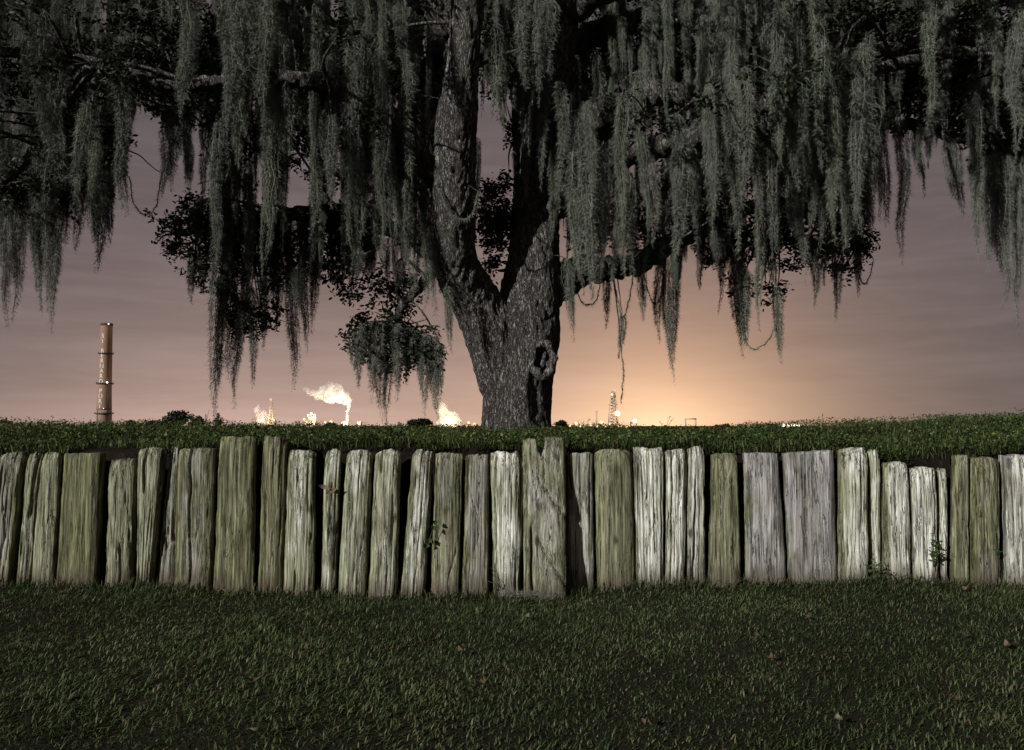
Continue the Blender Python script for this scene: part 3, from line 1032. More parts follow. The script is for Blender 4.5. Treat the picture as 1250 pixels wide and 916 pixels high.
    # limbs
    for k, (p, r) in PATHS.items():
        if k in ("main", "left_fork", "mid"):
            continue
        pp = p - np.array(oak_base)
        wob = np.stack([.03 * vnoise(np.arange(len(p)) * .45, i, 0, 100 + len(k)) for i in range(3)], -1)
        wob[:4] *= np.linspace(0, 1, 4)[:, None]
        pp = pp + wob
        PATHS[k] = (pp + np.array(oak_base), r)
        # resample finely so the bark shows relief
        t = np.linspace(0, len(pp) - 1, len(pp) * 4)
        pf = np.stack([np.interp(t, np.arange(len(pp)), pp[:, i]) for i in range(3)], -1)
        rf = np.interp(t, np.arange(len(pp)), r)
        v, l, c = tube(pf, rf, 20, True, .30, hash(k) % 50 if False else len(k))
        o = obj("limb", mesh_np("limb", v, l, c, True), M_BARK, oak)
        if k == "left_stub":
            o["label"] = "broken stub of a limb left of the trunk"


M_KNOT = bark_material("callus_wood", 1.25)
build_oak_wood()

# --- envelope of the moss curtain and windows of open sky in it (pixels of the photograph)
ENV = ([-400, 0, 30, 70, 82, 100, 125, 145, 158, 166, 196, 202, 228, 240, 262, 275, 300, 325, 356, 375, 392, 408, 420, 540, 560, 580, 600, 640, 690, 705, 740, 775, 800, 818, 850, 880, 905, 945, 960, 1000, 1045, 1065, 1075, 1100, 1130, 1165, 1190, 1215, 1245, 1700],
       [390, 392, 380, 385, 300, 295, 315, 280, 240, 165, 165, 225, 220, 350, 390, 470, 440, 400, 440, 400, 380, 330, 375, 375, 350, 330, 200, 320, 350, 345, 350, 350, 350, 380, 340, 345, 400, 400, 345, 345, 345, 300, 210, 300, 210, 240, 290, 345, 380, 390])
WINDOWS = [(160, 162, 198, 262), (593, 150, 612, 232), (790, 196, 802, 240), (1076, 190, 1094, 500), (1104, 190, 1180, 500), (240, 195, 250, 235),
           (360, 225, 372, 250)]


def allowed(px, y0, y1, w=5):
    for (a, b, c, d) in WINDOWS:
        if px + w > a and px - w < c and y1 > b and y0 < d:
            return False
    return True


TWIGS = []          # (path, radii)


def build_twigs():
    r = np.random.default_rng(21)
    for k, (p, rad) in list(PATHS.items()):
        if k in ("main", "left_stub"):
            continue
        m = {"left_fork": 8, "mid": 6, "left_low": 7}.get(k, 17)
        for j in range(m):
            i = int(r.uniform(.22, .99) * (len(p) - 1))
            a = r.uniform(0, 2 * math.pi)
            L = r.uniform(.6, 1.7) * (.5 if k == "left_low" else 1)
            d = np.array([math.cos(a), math.sin(a) * 1.0, r.uniform(-.25, .35)])
            q0 = p[i]
            q1 = q0 + d * L * .5 + np.array([0, 0, r.uniform(-.05, .15)])
            q2 = q0 + d * L + np.array([r.normal(0, .15), r.normal(0, .15), r.uniform(-.25, .05)])
            if q2[1] < 6.9:
                continue
            px, py = proj(q2)
            if py > np.interp(px, *ENV) - 30 or not allowed(px, py - 5, py + 5):
                continue
            c = catmull([q0, q1, q2], 5)
            r0 = min(rad[i] * .45, .03)
            TWIGS.append((c, np.linspace(r0, .005, len(c))))


build_twigs()
ALLPTS = np.vstack([p for k, (p, r) in PATHS.items()] + [c for c, r in TWIGS])
ANCHORS = np.vstack([p[8:] for k, (p, r) in PATHS.items() if k not in ("main", "mid", "left_fork", "left_stub")] + [c[3:] for c, r in TWIGS])


def hook_twig(top):
    """thin twig from a hanging point up to the nearest wood"""
    t = np.array(top)
    cand = ALLPTS[ALLPTS[:, 2] > t[2] - .15]
    if len(cand) == 0:
        cand = ALLPTS
    dd = np.linalg.norm((cand - t) * np.array([1, 1, .8]), axis=1)
    q = cand[dd.argmin()]
    if dd.min() < .06:
        return
    mid = (t + q) / 2 + np.array([0, 0, .12 * min(1, dd.min())])
    c = catmull([q, mid, t], 6)
    c = c + .02 * np.stack([vnoise(np.arange(len(c)) * .9, i * 5.0 + t[0] * 9, 0, 120) for i in range(3)], -1) * np.linspace(0, 1, len(c))[:, None]
    TWIGS.append((c, np.linspace(min(.02, .006 + .008 * dd.min()), .005, len(c))))


# --- hanging moss ----------------------------------------------------------


def moss_geo(L, w, nstr, nhair, seed, blur=0.0):
    """one hank hanging from the origin: wavy strands with short curled hairs"""
    r = np.random.default_rng(seed)
    mb_v, mb_l, mb_c, k = [], [], [], 0
    nseg = max(10, int(L / .05))
    t = np.linspace(0, 1, nseg + 1)
    axis_x = .075 * vnoise(t * L * 1.6, seed * 3.1, 0, 131) * t ** .5
    axis_y = .075 * vnoise(t * L * 1.6, seed * 3.1 + 9, 0, 132) * t ** .5
    hair_pts, hair_out = [], []
    for s in range(nstr):
        a = r.uniform(0, 2 * np.pi)
        rho = w * .5 * math.sqrt(r.random()) * (1.5 if r.random() < .15 else 1)
        t0 = 0 if s < nstr * .6 else r.uniform(0, .45)
        t1 = r.beta(3, 1.4) if s > 1 else 1.0
        if t1 < t0 + .2:
            t1 = min(1, t0 + .3)
        tt = np.linspace(t0, t1, nseg + 1)
        spread = np.interp(tt, [0, .12, .5, .8, 1], [.5, 1, .72, .34, .06])
        x = np.interp(tt, t, axis_x) + math.cos(a) * rho * spread + .016 * vnoise(tt * L * 9, s * 7.7, seed, 133) + .008 * vnoise(tt * L * 22, s * 7.7, seed, 135)
        y = np.interp(tt, t, axis_y) + math.sin(a) * rho * spread + .016 * vnoise(tt * L * 9, s * 7.7 + 3, seed, 134) + .008 * vnoise(tt * L * 22, s * 7.7 + 3, seed, 136)
        z = -tt * L
        p = np.stack([x, y, z], -1)
        wd = np.interp(np.linspace(0, 1, nseg + 1), [0, .2, .7, 1], [.004, .0062, .005, .0015]) * r.uniform(.7, 1.3)
        fa = r.uniform(0, np.pi) + np.linspace(0, r.normal(0, 2.5), nseg + 1)
        side = np.stack([np.cos(fa), np.sin(fa), np.zeros(nseg + 1)], -1) * wd[:, None] * .5
        v = np.stack([p - side, p + side], 1).reshape(-1, 3)
        i = np.arange(nseg) * 2
        q = np.stack([i, i + 1, i + 3, i + 2], -1) + k
        mb_v.append(v)
        mb_l.append(q.ravel())
        mb_c.append(np.full(nseg, 4))
        k += len(v)
        m = int(nhair / nstr)
        f = r.random(m) * nseg
        i0 = np.clip(f.astype(int), 0, nseg - 1)
        fr = (f - i0)[:, None]
        hair_pts.append(p[i0] * (1 - fr) + p[i0 + 1] * fr)
        oa = a + r.normal(0, 1.1, m)
        hair_out.append(oa)
    hp = np.vstack(hair_pts)
    oa = np.concatenate(hair_out)
    n = len(hp)
    ln = r.uniform(.03, .095, n) * np.interp(-hp[:, 2] / L, [0, .5, 1], [1.05, 1.0, .6])
    o = np.stack([np.cos(oa), np.sin(oa), np.zeros(n)], -1)
    if blur:
        o[:, 0] = np.abs(o[:, 0]) + .4
        ln *= 1.6
    d1 = o * .8 + np.array([0, 0, -1]) * r.uniform(.1, .9, n)[:, None]
    d2 = o * r.uniform(-.6, 1.0, n)[:, None] + r.normal(0, .35, (n, 3)) + np.array([0, 0, -1]) * r.uniform(-.3, 1.0, n)[:, None]
    m1 = hp + d1 * ln[:, None] * .55
    m2 = m1 + d2 * ln[:, None] * .55
    sd_ = np.cross(d1, r.normal(size=(n, 3)))
    sd_ /= np.linalg.norm(sd_, axis=1)[:, None] + 1e-9
    hw = .0017
    V = np.empty((n, 5, 3))
    V[:, 0], V[:, 1] = hp - sd_ * hw, hp + sd_ * hw
    V[:, 2], V[:, 3] = m1 + sd_ * hw, m1 - sd_ * hw
    V[:, 4] = m2
    base = (np.arange(n) * 5)[:, None] + k
    mb_v.append(V.reshape(-1, 3))
    mb_l.append((base + np.array([0, 1, 2, 3, 3, 2, 4])[None]).ravel())
    mb_c.append(np.tile([4, 3], n))
    return np.vstack(mb_v), np.concatenate(mb_l), np.concatenate(mb_c)


VAR = {}
for ci, L in enumerate((.5, .8, 1.2, 1.7, 2.3)):
    VAR[L] = []
    for s in range(5):
        nst = int(11 + 11 * L)
        g = moss_geo(L, .15 + .02 * L, nst, int(850 + 1550 * L), 10 * ci + s)
        me = mesh_np("spanish_moss", *g)
        me.materials.append(M_MOSS)
        VAR[L].append(me)

def hang(top, L, w_scale, label, group, r):
    cls = min(VAR, key=lambda c: abs(math.log(c / max(L, .2))))
    me = VAR[cls][int(r.integers(5))]
    o = bpy.data.objects.new("spanish_moss", me)
    COL.objects.link(o)
    o.location = top
    o.rotation_euler = (r.normal(0, .035), r.normal(0, .035), r.uniform(0, 6.28))
    o.scale = (w_scale, w_scale, L / cls)
    tag(o, label, "moss", group)
    return o


# hanks that shape the outline: px, top, tip, width px, distance
HANKS = [
    (8, 240, 402, 14, 9.0), (28, 230, 396, 14, 9.2), (45, 245, 385, 12, 9.0), (70, 250, 410, 14, 9.3), (58, 225, 380, 12, 8.8), (88, 190, 300, 14, 9.5),
    (102, 180, 310, 14, 9.4), (122, 190, 333, 16, 9.2), (113, 200, 300, 12, 9.4), (135, 170, 300, 12, 9.3), (148, 150, 262, 12, 9.5), (205, 140, 242, 12, 9.6), (217, 130, 236, 12, 9.4), (228, 120, 228, 12, 9.2),
    (253, 150, 250, 10, 9.3), (270, 350, 517, 15, 11.0), (280, 340, 480, 14, 11.2), (295, 355, 500, 11, 11.0), (307, 350, 474, 11, 11.0), (267, 150, 405, 13, 7.9),
    (322, 340, 428, 10, 11.2), (340, 300, 405, 12, 11.3), (356, 325, 478, 14, 11.0), (372, 300, 432, 12, 11.0), (388, 290, 408, 11, 11.2), (236, 305, 372, 10, 11.6), (248, 310, 360, 9, 11.6),
    (432, 405, 452, 10, 10.8), (442, 395, 474, 11, 10.7), (452, 392, 492, 12, 10.8), (463, 392, 514, 13, 10.7), (473, 390, 520, 14, 10.9), (485, 395, 490, 11, 10.7), (498, 400, 470, 10, 10.8),
    (510, 405, 484, 10, 10.9), (521, 408, 508, 12, 10.8), (531, 410, 519, 12, 10.8), (538, 420, 500, 9, 10.7), (546, 350, 432, 9, 9.3),
    (520, 240, 392, 15, 8.7), (510, 190, 372, 15, 8.7), (531, 215, 385, 16, 8.6), (495, 220, 345, 13, 8.7), (461, 210, 325, 15, 8.6), (438, 190, 335, 15, 8.5), (425, 140, 300, 14, 8.5),
    (405, 140, 255, 13, 8.6), (385, 190, 295, 12, 8.8), (472, 130, 295, 14, 8.7), (446, 55, 212, 13, 8.5), (360, 0, 190, 24, 9.1), (378, -10, 218, 28, 9.0), (394, 0, 200, 24, 9.1), (300, -10, 165, 24, 8.0),
    (318, 0, 130, 20, 8.1), (281, 0, 215, 16, 8.0), (576, 245, 352, 12, 9.2), (584, 170, 335, 9, 9.2), (547, -20, 85, 15, 8.8), (604, 30, 145, 15, 8.9), (618, 45, 175, 14, 9.0), (640, -10, 112, 18, 8.6),
    (668, 0, 92, 15, 8.7), (691, 315, 417, 10, 9.8), (702, 185, 365, 16, 9.3), (716, 125, 382, 22, 9.2), (728, 185, 345, 17, 9.3), (757, 200, 342, 14, 9.2), (768, 210, 340, 13, 9.3), (792, 190, 302, 14, 9.1),
    (831, 180, 322, 17, 9.0), (845, 180, 270, 14, 9.0), (741, 333, 402, 8, 10.8), (783, 325, 392, 9, 10.9), (815, 315, 470, 13, 11.0), (822, 320, 440, 12, 11.0), (808, 320, 420, 11, 11.1), (853, 285, 355, 9, 11.2),
    (882, 250, 385, 10, 10.8), (905, 325, 437, 14, 11.0), (899, 315, 410, 12, 11.0), (911, 330, 425, 11, 11.0), (948, 350, 445, 10, 11.0), (926, 235, 405, 12, 9.4), (872, 165, 275, 15, 8.9), (893, 150, 260, 15, 8.8),
    (990, 290, 378, 10, 10.8), (1021, 290, 394, 11, 10.6), (1008, 280, 350, 10, 10.9), (1045, 285, 362, 10, 11.0), (967, 190, 352, 13, 9.2), (1041, 75, 205, 15, 8.6), (1043, 180, 310, 14, 8.9), (963, -10, 235, 22, 8.2),
    (985, 60, 285, 15, 8.7), (1000, 140, 305, 15, 8.8), (1098, 140, 328, 13, 9.5), (1120, 158, 242, 9, 10.3), (1072, 150, 275, 13, 9.6), (1155, 165, 242, 10, 10.4), (1166, 170, 264, 11, 10.4), (1189, 90, 320, 15, 9.0),
    (1205, 190, 335, 13, 9.6), (1216, 185, 378, 14, 9.7), (1230, 190, 355, 13, 9.7), (1242, 200, 412, 11, 9.8), (1252, 190, 340, 14, 9.7), (1060, 215, 305, 11, 9.9), (941, 170, 315, 14, 9.0), (1011, 55, 295, 18, 8.6),
    (632, -10, 175, 14, 9.3), (650, 25, 190, 13, 9.4), (668, 60, 235, 13, 9.5), (684, 100, 262, 14, 9.5), (697, 140, 330, 14, 9.6), (641, 160, 245, 10, 9.7), (676, 180, 300, 10, 9.7), (659, -10, 130, 12, 9.2),
    (705, 250, 347, 10, 10.0), (722, 240, 354, 11, 10.0), (740, 255, 350, 10, 10.1), (755, 245, 352, 11, 10.1), (774, 240, 347, 11, 10.2), (791, 230, 352, 11, 10.2), (808, 235, 347, 11, 10.3),
    (1132, 150, 205, 8, 10.4), (760, 385, 437, 7, 10.8),
]


def zone(px, py):
    if px < 240:
        return "far left of the crown"
    if px < 425:
        return "left of the trunk, above the chimney side"
    if px < 600:
        return "just left of the trunk"
    if px < 760:
        return "around and just right of the trunk"
    if px < 960:
        return "right of the trunk, over the brightest glow"
    return "far right of the crown"


LANDMARKS = [(8, "the bush at the left edge"), (60, "the bent weed left of the chimney"), (126, "the lettered chimney"), (160, "the bush at the chimney foot"), (213, "the round-topped distant tree"), (250, "the forked weed"),
             (294, "the tallest olive plank"), (331, "the slim red-lit tower"), (379, "the lit process block"), (400, "the steam cloud"), (423, "the steaming stack"), (439, "the vessel beside the steaming stack"), (486, "the low round moss clump"),
             (512, "the low dark tree under the moss clump"), (548, "the steam puff by the trunk"), (575, "the left fork of the trunk"), (632, "the trunk foot"), (661, "the knot hole"), (690, "the low tree right of the trunk"), (728, "the slender pale stack"), (748, "the lattice tower"),
             (775, "the floodlight mast"), (812, "the thin weed in the glow"), (843, "the faint gantry"), (884, "the dark bush on the right"), (930, "the flat lilac board"), (962, "the row of far lamps"), (1003, "the forked seed-head weed"), (1036, "the pale plank right of the wide lilac board"), (1063, "the narrow plank"), (1095, "the arching grass tuft"),
             (1121, "the low lilac-pale plank"), (1149, "the thin short stake"), (1168, "the narrow olive plank"), (1198, "the dark-topped plank"), (1240, "the last plank on the right")]
USED = set()


def hank_label(px, y0, y1, w, Y):
    """say which hank by size, depth and what lies straight below it"""
    lx, nm = min(LANDMARKS, key=lambda k: abs(k[0] - px))
    side = "straight above" if abs(px - lx) < 7 else ("above and left of" if px < lx else "above and right of")
    size = ("long" if y1 - y0 > 140 else "short" if y1 - y0 < 95 else "mid-length")
    th = "thick" if w >= 16 else "slim" if w <= 10 else "shaggy"
    dep = "front" if Y < 9.4 else "rear"
    if len(nm.split()) > 6:
        th = th if th != "shaggy" else "full"
    tip = "tip near the horizon" if y1 > 440 else "low tip" if y1 > 370 else "tip at mid height" if y1 > 270 else "high tip"
    lab = "%s %s %s moss hank %s %s, %s" % (size, th, dep, side, nm, tip)
    if len(lab.replace('-', ' ').split()) > 16:
        lab = "%s %s moss hank %s %s, %s" % (size, th, side, nm, tip)
    if len(lab.replace('-', ' ').split()) > 16:
        lab = "%s %s moss hank %s %s" % (size, th, side, nm)
    if len(lab.replace('-', ' ').split()) > 16:
        return None
    if lab in USED:
        return None
    USED.add(lab)
    return lab


def build_moss():
    r = np.random.default_rng(5)
    special = {(270, 350): "longest dark moss hank left of the trunk, tip almost touching the bank",
               (1098, 140): "lone long moss hank hanging clear against the sky at the right",
               (378, -10): "broad pale shaggy moss hank at the top left, straight above the lit process block",
               (716, 125): "long thick pale moss hank hanging beside the right of the trunk",
               (1242, 200): "long thin moss hank at the extreme right with low tip",
               (963, -10): "long pale shaggy moss hank dropping from the top right",
               (815, 315): "dark double-tipped moss hank over the glowing horizon right of trunk",
               (356, 325): "pointed dark moss hank hanging above the white steam cloud",
               (122, 190): "pointed dark moss hank just right above the chimney",
               (70, 250): "low pointed moss hank at the far left above the bank",
               (546, 350): "slim moss hank hanging alone under the left fork of the trunk",
               (691, 315): "small moss hank hanging close beside the trunk above the knot hole",
               (760, 385): "thin moss strand dangling in mid air above the lattice tower",
               (267, 150): "long thin pale moss hank crossing in front of the dark foliage at left"}
    for (px, y0, y1, w, Y) in HANKS:
        if 415 < px < 600 and Y < 9.3:
            Y = (8.95 if px < 505 else 9.35) + (Y - 8.5) * .3
        top = P(px, y0, Y)
        L = top.z - P(px, y1, Y).z
        ws = (w * 1.2 / FPX * Y) / (.15 + .02 * L)
        key = (px, y0)
        if key in special:
            lab, grp = special[key], None
        elif 425 <= px <= 545 and y0 > 380:
            lab, grp = "moss hank in the low round clump hanging left of the trunk", "moss hanks of the low round clump"
        else:
            grp = "moss hanks " + zone(px, y0)
            lab = hank_label(px, y0, y1, w, Y) or "long grey-green moss hank, " + zone(px, y0)
        hang(top, L, ws, lab, grp, r)
        hook_twig(top)
    # front curtain, hung from the boughs just above the frame
    n = 0
    tries = 0
    while n < 84 and tries < 5000:
        tries += 1
        px, py, Y = (r.uniform(-20, 1270) if n > 26 else r.uniform(320, 515)), r.uniform(-70, 130), r.uniform(7.8, 9.1)
        if 330 < px < 620:
            Y = r.uniform(8.75, 9.1) if px < 500 else r.uniform(9.3, 9.8)
        L = r.uniform(1.0, 2.1)
        y1 = py + L / Y * FPX
        env = np.interp(px, *ENV) - 40
        if y1 > env:
            L = (env - py) * Y / FPX
            y1 = env
        if L < .6 or not allowed(px, py, y1, 9) or 530 < px < 590 or (625 < px < 700 and y1 > 200):
            continue
        top = P(px, py, Y)
        hang(top, L, r.uniform(.55, 1.05), hank_label(px, py, y1, 14, Y) or "pale moss hank in the front curtain, " + zone(px, py), "front moss hanks " + zone(px, py), r)
        hook_twig(top)
        n += 1
    # hanks hung from limbs and twigs
    n = 0
    tries = 0
    while n < 112 and tries < 20000:
        tries += 1
        a = ANCHORS[int(r.integers(len(ANCHORS)))]
        px, py = proj(a)
        if px < -60 or px > 1310 or py < -70:
            continue
        env = np.interp(px, *ENV)
        L = float(r.choice([.5, .8, 1.0, 1.3, 1.7, 2.0])) * r.uniform(.8, 1.2)
        y1 = py + L / a[1] * FPX
        if y1 > env:
            L = (env - r.uniform(0, 25) - py) * a[1] / FPX
            y1 = env
        if L < .35 or not allowed(px, py, y1):
            continue
        if 520 < px < 590 and py < 330 and a[1] < 10 and r.random() < .75:
            continue                      # keep the left fork of the trunk in view
        if 620 < px < 700 and y1 > 230 and a[1] < 10.2:
            continue                      # and the main trunk

        hang(Vector(a), L, r.uniform(.5, 1.05), hank_label(px, py, y1, 12, a[1]) or "grey-green moss hank among many, " + zone(px, py), "moss hanks " + zone(px, py), r)
        n += 1
    # the deep mass of moss behind, past counting: instances on points
    pts, scl, rot, idx = [], [], [], []
    n = 0
    tries = 0
    while n < 1750 and tries < 90000:
        tries += 1
        u = r.random()
        if u < .42:
            a = ANCHORS[int(r.integers(len(ANCHORS)))] + r.normal(0, .25, 3) * np.array([1, 1, .3])
        else:
            px = r.uniform(-80, 1330)
            a = np.array(P(px, r.uniform(-60, 190), r.uniform(9.9, 13.2)))
        px, py = proj(a)
        if a[1] < (8.9 if n % 3 == 0 else 9.9) or py < -120:
            continue
        env = np.interp(px, *ENV) - 12
        L = r.choice([.6, .9, 1.3, 1.8]) * r.uniform(.8, 1.2)
        y1 = py + L / a[1] * FPX
        if y1 > env:
            L = (env - r.uniform(0, 40) - py) * a[1] / FPX
        if L < .35 or not allowed(px, py, py + L / a[1] * FPX, 7):
            continue
        if 525 < px < 592 and a[1] < 10.3:
            continue
        if 615 < px < 695 and py + L / a[1] * FPX > 200 and a[1] < 10.8:
            continue
        w = r.uniform(.4, .95)
        pts.append(a)
        scl.append((w, w, L / 1.2))
        rot.append(r.uniform(0, 6.28))
        idx.append(int(r.integers(5)))
        n += 1
    me = bpy.data.meshes.new("moss_mass")
    me.from_pydata([tuple(p) for p in pts], [], [])
    at = me.attributes.new("strand_scale", 'FLOAT_VECTOR', 'POINT')
    at.data.foreach_set("vector", np.array(scl, np.float32).ravel())
    at = me.attributes.new("strand_turn", 'FLOAT', 'POINT')
    at.data.foreach_set("value", np.array(rot, np.float32))
    at = me.attributes.new("strand_kind", 'INT', 'POINT')
    at.data.foreach_set("value", np.array(idx, np.int32))
    me.materials.append(M_MOSS)
    o = obj("moss_mass", me)
    tag(o, "deep curtain of smaller moss strands filling the crown behind", "moss", kind="stuff")
    ng = bpy.data.node_groups.new("hang_strands", 'GeometryNodeTree')
    ng.interface.new_socket("Geometry", in_out='INPUT', socket_type='NodeSocketGeometry')
    ng.interface.new_socket("Geometry", in_out='OUTPUT', socket_type='NodeSocketGeometry')
    N, Lk = ng.nodes, ng.links
    gi, go = N.new('NodeGroupInput'), N.new('NodeGroupOutput')
    jn = N.new('GeometryNodeJoinGeometry')
    src = {}
    for ob in bpy.data.objects:
        if ob.type == 'MESH' and ob.data in VAR[1.2]:
            src.setdefault(ob.data.name, ob)
    for ob in src.values():
        inf = N.new('GeometryNodeObjectInfo')
        inf.transform_space = 'ORIGINAL'
        inf.inputs[0].default_value = ob
        inf.inputs['As Instance'].default_value = True
        Lk.new(inf.outputs['Geometry'], jn.inputs[0])
    ip = N.new('GeometryNodeInstanceOnPoints')
    ip.inputs['Pick Instance'].default_value = True
    def named(nm, ty):
        q = N.new('GeometryNodeInputNamedAttribute')
        q.data_type = ty
        q.inputs[0].default_value = nm
        return q.outputs[0]
    cx = N.new('ShaderNodeCombineXYZ')
    Lk.new(named("strand_turn", 'FLOAT'), cx.inputs[2])
    Lk.new(gi.outputs[0], ip.inputs['Points'])
    Lk.new(jn.outputs[0], ip.inputs['Instance'])
    Lk.new(named("strand_kind", 'INT'), ip.inputs['Instance Index'])
    Lk.new(cx.outputs[0], ip.inputs['Rotation'])
    Lk.new(named("strand_scale", 'FLOAT_VECTOR'), ip.inputs['Scale'])
    Lk.new(ip.outputs[0], go.inputs[0])
    md = o.modifiers.new("hang_strands", 'NODES')
    md.node_group = ng


build_moss()


def build_loops():
    """strands that sag between two hanging points"""
    r = np.random.default_rng(77)
    data = [([(158, 215), (163, 248), (178, 262), (190, 252), (198, 212)], 9.5, 1.0, "thin sagging moss loop across the sky window at the left"),
            ([(908, 405), (915, 424), (928, 424), (940, 412), (949, 390)], 11.0, 1.0, "sagging moss loop between two dark hanks at the right"),
            ([(703, 345), (708, 366), (718, 372), (728, 366), (734, 338)], 10.7, 1.0, "small moss loop under the right-hand limb beside the trunk"),
            ([(748, 335), (753, 362), (760, 388), (768, 365), (774, 332)], 10.8, 1.3, "deep pointed moss loop under the right-hand limb"),
            ([(786, 335), (793, 362), (800, 371), (808, 360), (812, 335)], 11.0, 1.0, "moss loop at the outer end of the right-hand limb"),
            ([(535, 230), (548, 258), (562, 268), (576, 262), (584, 235)], 9.0, 1.2, "moss loop draped across the left fork of the trunk"),
            ([(1047, 330), (1052, 345), (1060, 342), (1066, 318)], 11.0, .8, "short moss loop at the tip of the right foliage"),
            ([(760, 437), (761, 455), (760, 470), (758, 492)], 10.8, .9, "lowest thin moss thread dangling above the lattice tower")]
    for (pts, Y, th, lab) in data:
        p3 = catmull([tuple(P(x, y, Y)) for x, y in pts], 10)
        base = p3[0].copy()
        p3 = p3 - base
        n = len(p3)
        p3 = p3 + .008 * np.stack([vnoise(np.arange(n) * .7, i * 9, 0, 150) for i in range(3)], -1)
        mb = MB()
        for s in range(3):
            o = .007 * np.stack([vnoise(np.arange(n) * .5, i * 9 + s * 31, 0, 151) for i in range(3)], -1)
            mb.tube(p3 + o, np.full(n, .0028 * th), 4)
        m = 520
        f = r.random(m) * (n - 1)
        i0 = f.astype(int)
        hp = p3[i0] + (p3[np.minimum(i0 + 1, n - 1)] - p3[i0]) * (f - i0)[:, None]
        d = r.normal(size=(m, 3)) + np.array([0, 0, -.9])
        d /= np.linalg.norm(d, axis=1)[:, None]
        ln = r.uniform(.02, .06, m)[:, None] * th
        sdv = np.cross(d, r.normal(size=(m, 3)))
        sdv /= np.linalg.norm(sdv, axis=1)[:, None]
        V = np.stack([hp - sdv * .002, hp + sdv * .002, hp + d * ln], 1).reshape(-1, 3)
        mb.add(V, np.arange(3 * m), np.full(m, 3))
        o = obj("moss_loop", mb.mesh("moss_loop"), M_MOSS, None, Vector(base))
        tag(o, lab, "moss")
        hook_twig(base)
        if pts[-1][1] < 420:
            hook_twig(np.array(P(pts[-1][0], pts[-1][1], Y)))


build_loops()

# --- foliage ---------------------------------------------------------------
# px, py, distance, radius px (x, y), number of leaves
CLUMPS = [
    (215, 275, 11.7, 36, 22, 600), (250, 262, 11.6, 34, 30, 900), (245, 305, 11.6, 30, 18, 500), (205, 302, 11.7, 18, 12, 220), (262, 320, 11.5, 36, 36, 900),
    (300, 290, 11.6, 46, 50, 1900), (345, 310, 11.5, 46, 56, 2100), (385, 300, 11.5, 40, 46, 1600), (290, 385, 11.3, 26, 26, 700), (320, 390, 11.3, 34, 24, 600), (420, 340, 11.3, 26, 32, 700), (430, 290, 11.5, 40, 44, 1400),
    (445, 415, 10.9, 26, 24, 500), (475, 400, 11.0, 40, 36, 1100), (515, 420, 11.0, 30, 26, 700), (530, 440, 10.9, 14, 22, 350), (490, 440, 11.1, 34, 30, 600), (480, 350, 11.4, 40, 34, 1100),
    (604, 264, 10.9, 24, 46, 1500), (612, 285, 11.0, 18, 30, 700), (598, 322, 10.7, 14, 22, 260), (612, 225, 11.0, 10, 16, 150),
    (780, 270, 11.6, 46, 40, 1500), (835, 262, 11.6, 50, 40, 1700), (730, 280, 11.6, 36, 34, 1000), (880, 295, 11.5, 40, 34, 1200), (905, 345, 11.3, 16, 22, 260), (930, 280, 11.5, 50, 44, 1700), (965, 300, 11.5, 40, 36, 1200), (942, 358, 11.3, 16, 16, 200),
    (1000, 300, 11.4, 36, 34, 1000), (1038, 295, 11.3, 26, 30, 700), (1055, 300, 11.2, 14, 18, 220), (1030, 330, 11.2, 16, 14, 200), (1052, 265, 11.3, 14, 12, 150), (1010, 250, 11.5, 46, 40, 1300),
    (200, 40, 9.6, 60, 50, 1700), (250, 60, 9.8, 40, 50, 1300), (160, 90, 9.8, 50, 46, 1200), (215, 120, 10.0, 46, 34, 1000), (60, 110, 9.6, 70, 70, 1800), (30, 235, 9.4, 40, 30, 700), (75, 210, 9.7, 50, 40, 900), (110, 160, 9.8, 40, 50, 900),
    (1130, 90, 10.4, 60, 50, 1900), (1190, 130, 10.5, 50, 46, 1500), (1230, 170, 10.6, 50, 44, 1300), (1080, 120, 10.6, 44, 44, 1300), (1180, 40, 9.8, 70, 50, 1900), (1060, 30, 9.7, 70, 50, 1700), (940, 60, 10.2, 60, 50, 1400),
    (420, 60, 9.9, 60, 60, 1900), (360, 150, 10.6, 60, 60, 1900), (470, 70, 9.8, 50, 60, 1500), (520, 110, 10.2, 40, 60, 1400), (430, 200, 10.8, 60, 60, 1800), (500, 230, 10.8, 44, 60, 1500), (300, 170, 10.8, 50, 60, 1500),
    (610, 60, 10.9, 40, 60, 1500), (640, 160, 11.2, 34, 40, 700), (730, 60, 10.9, 60, 60, 1700), (820, 60, 10.5, 60, 50, 1600), (880, 80, 10.6, 50, 50, 1300), (760, 160, 11.2, 50, 50, 1200), (850, 215, 11.4, 50, 40, 1300), (930, 180, 11.0, 56, 60, 1800), (1010, 180, 11.0, 50, 60, 1600),
    (1045, 200, 11.0, 30, 50, 800), (700, 190, 11.2, 30, 60, 900),
]


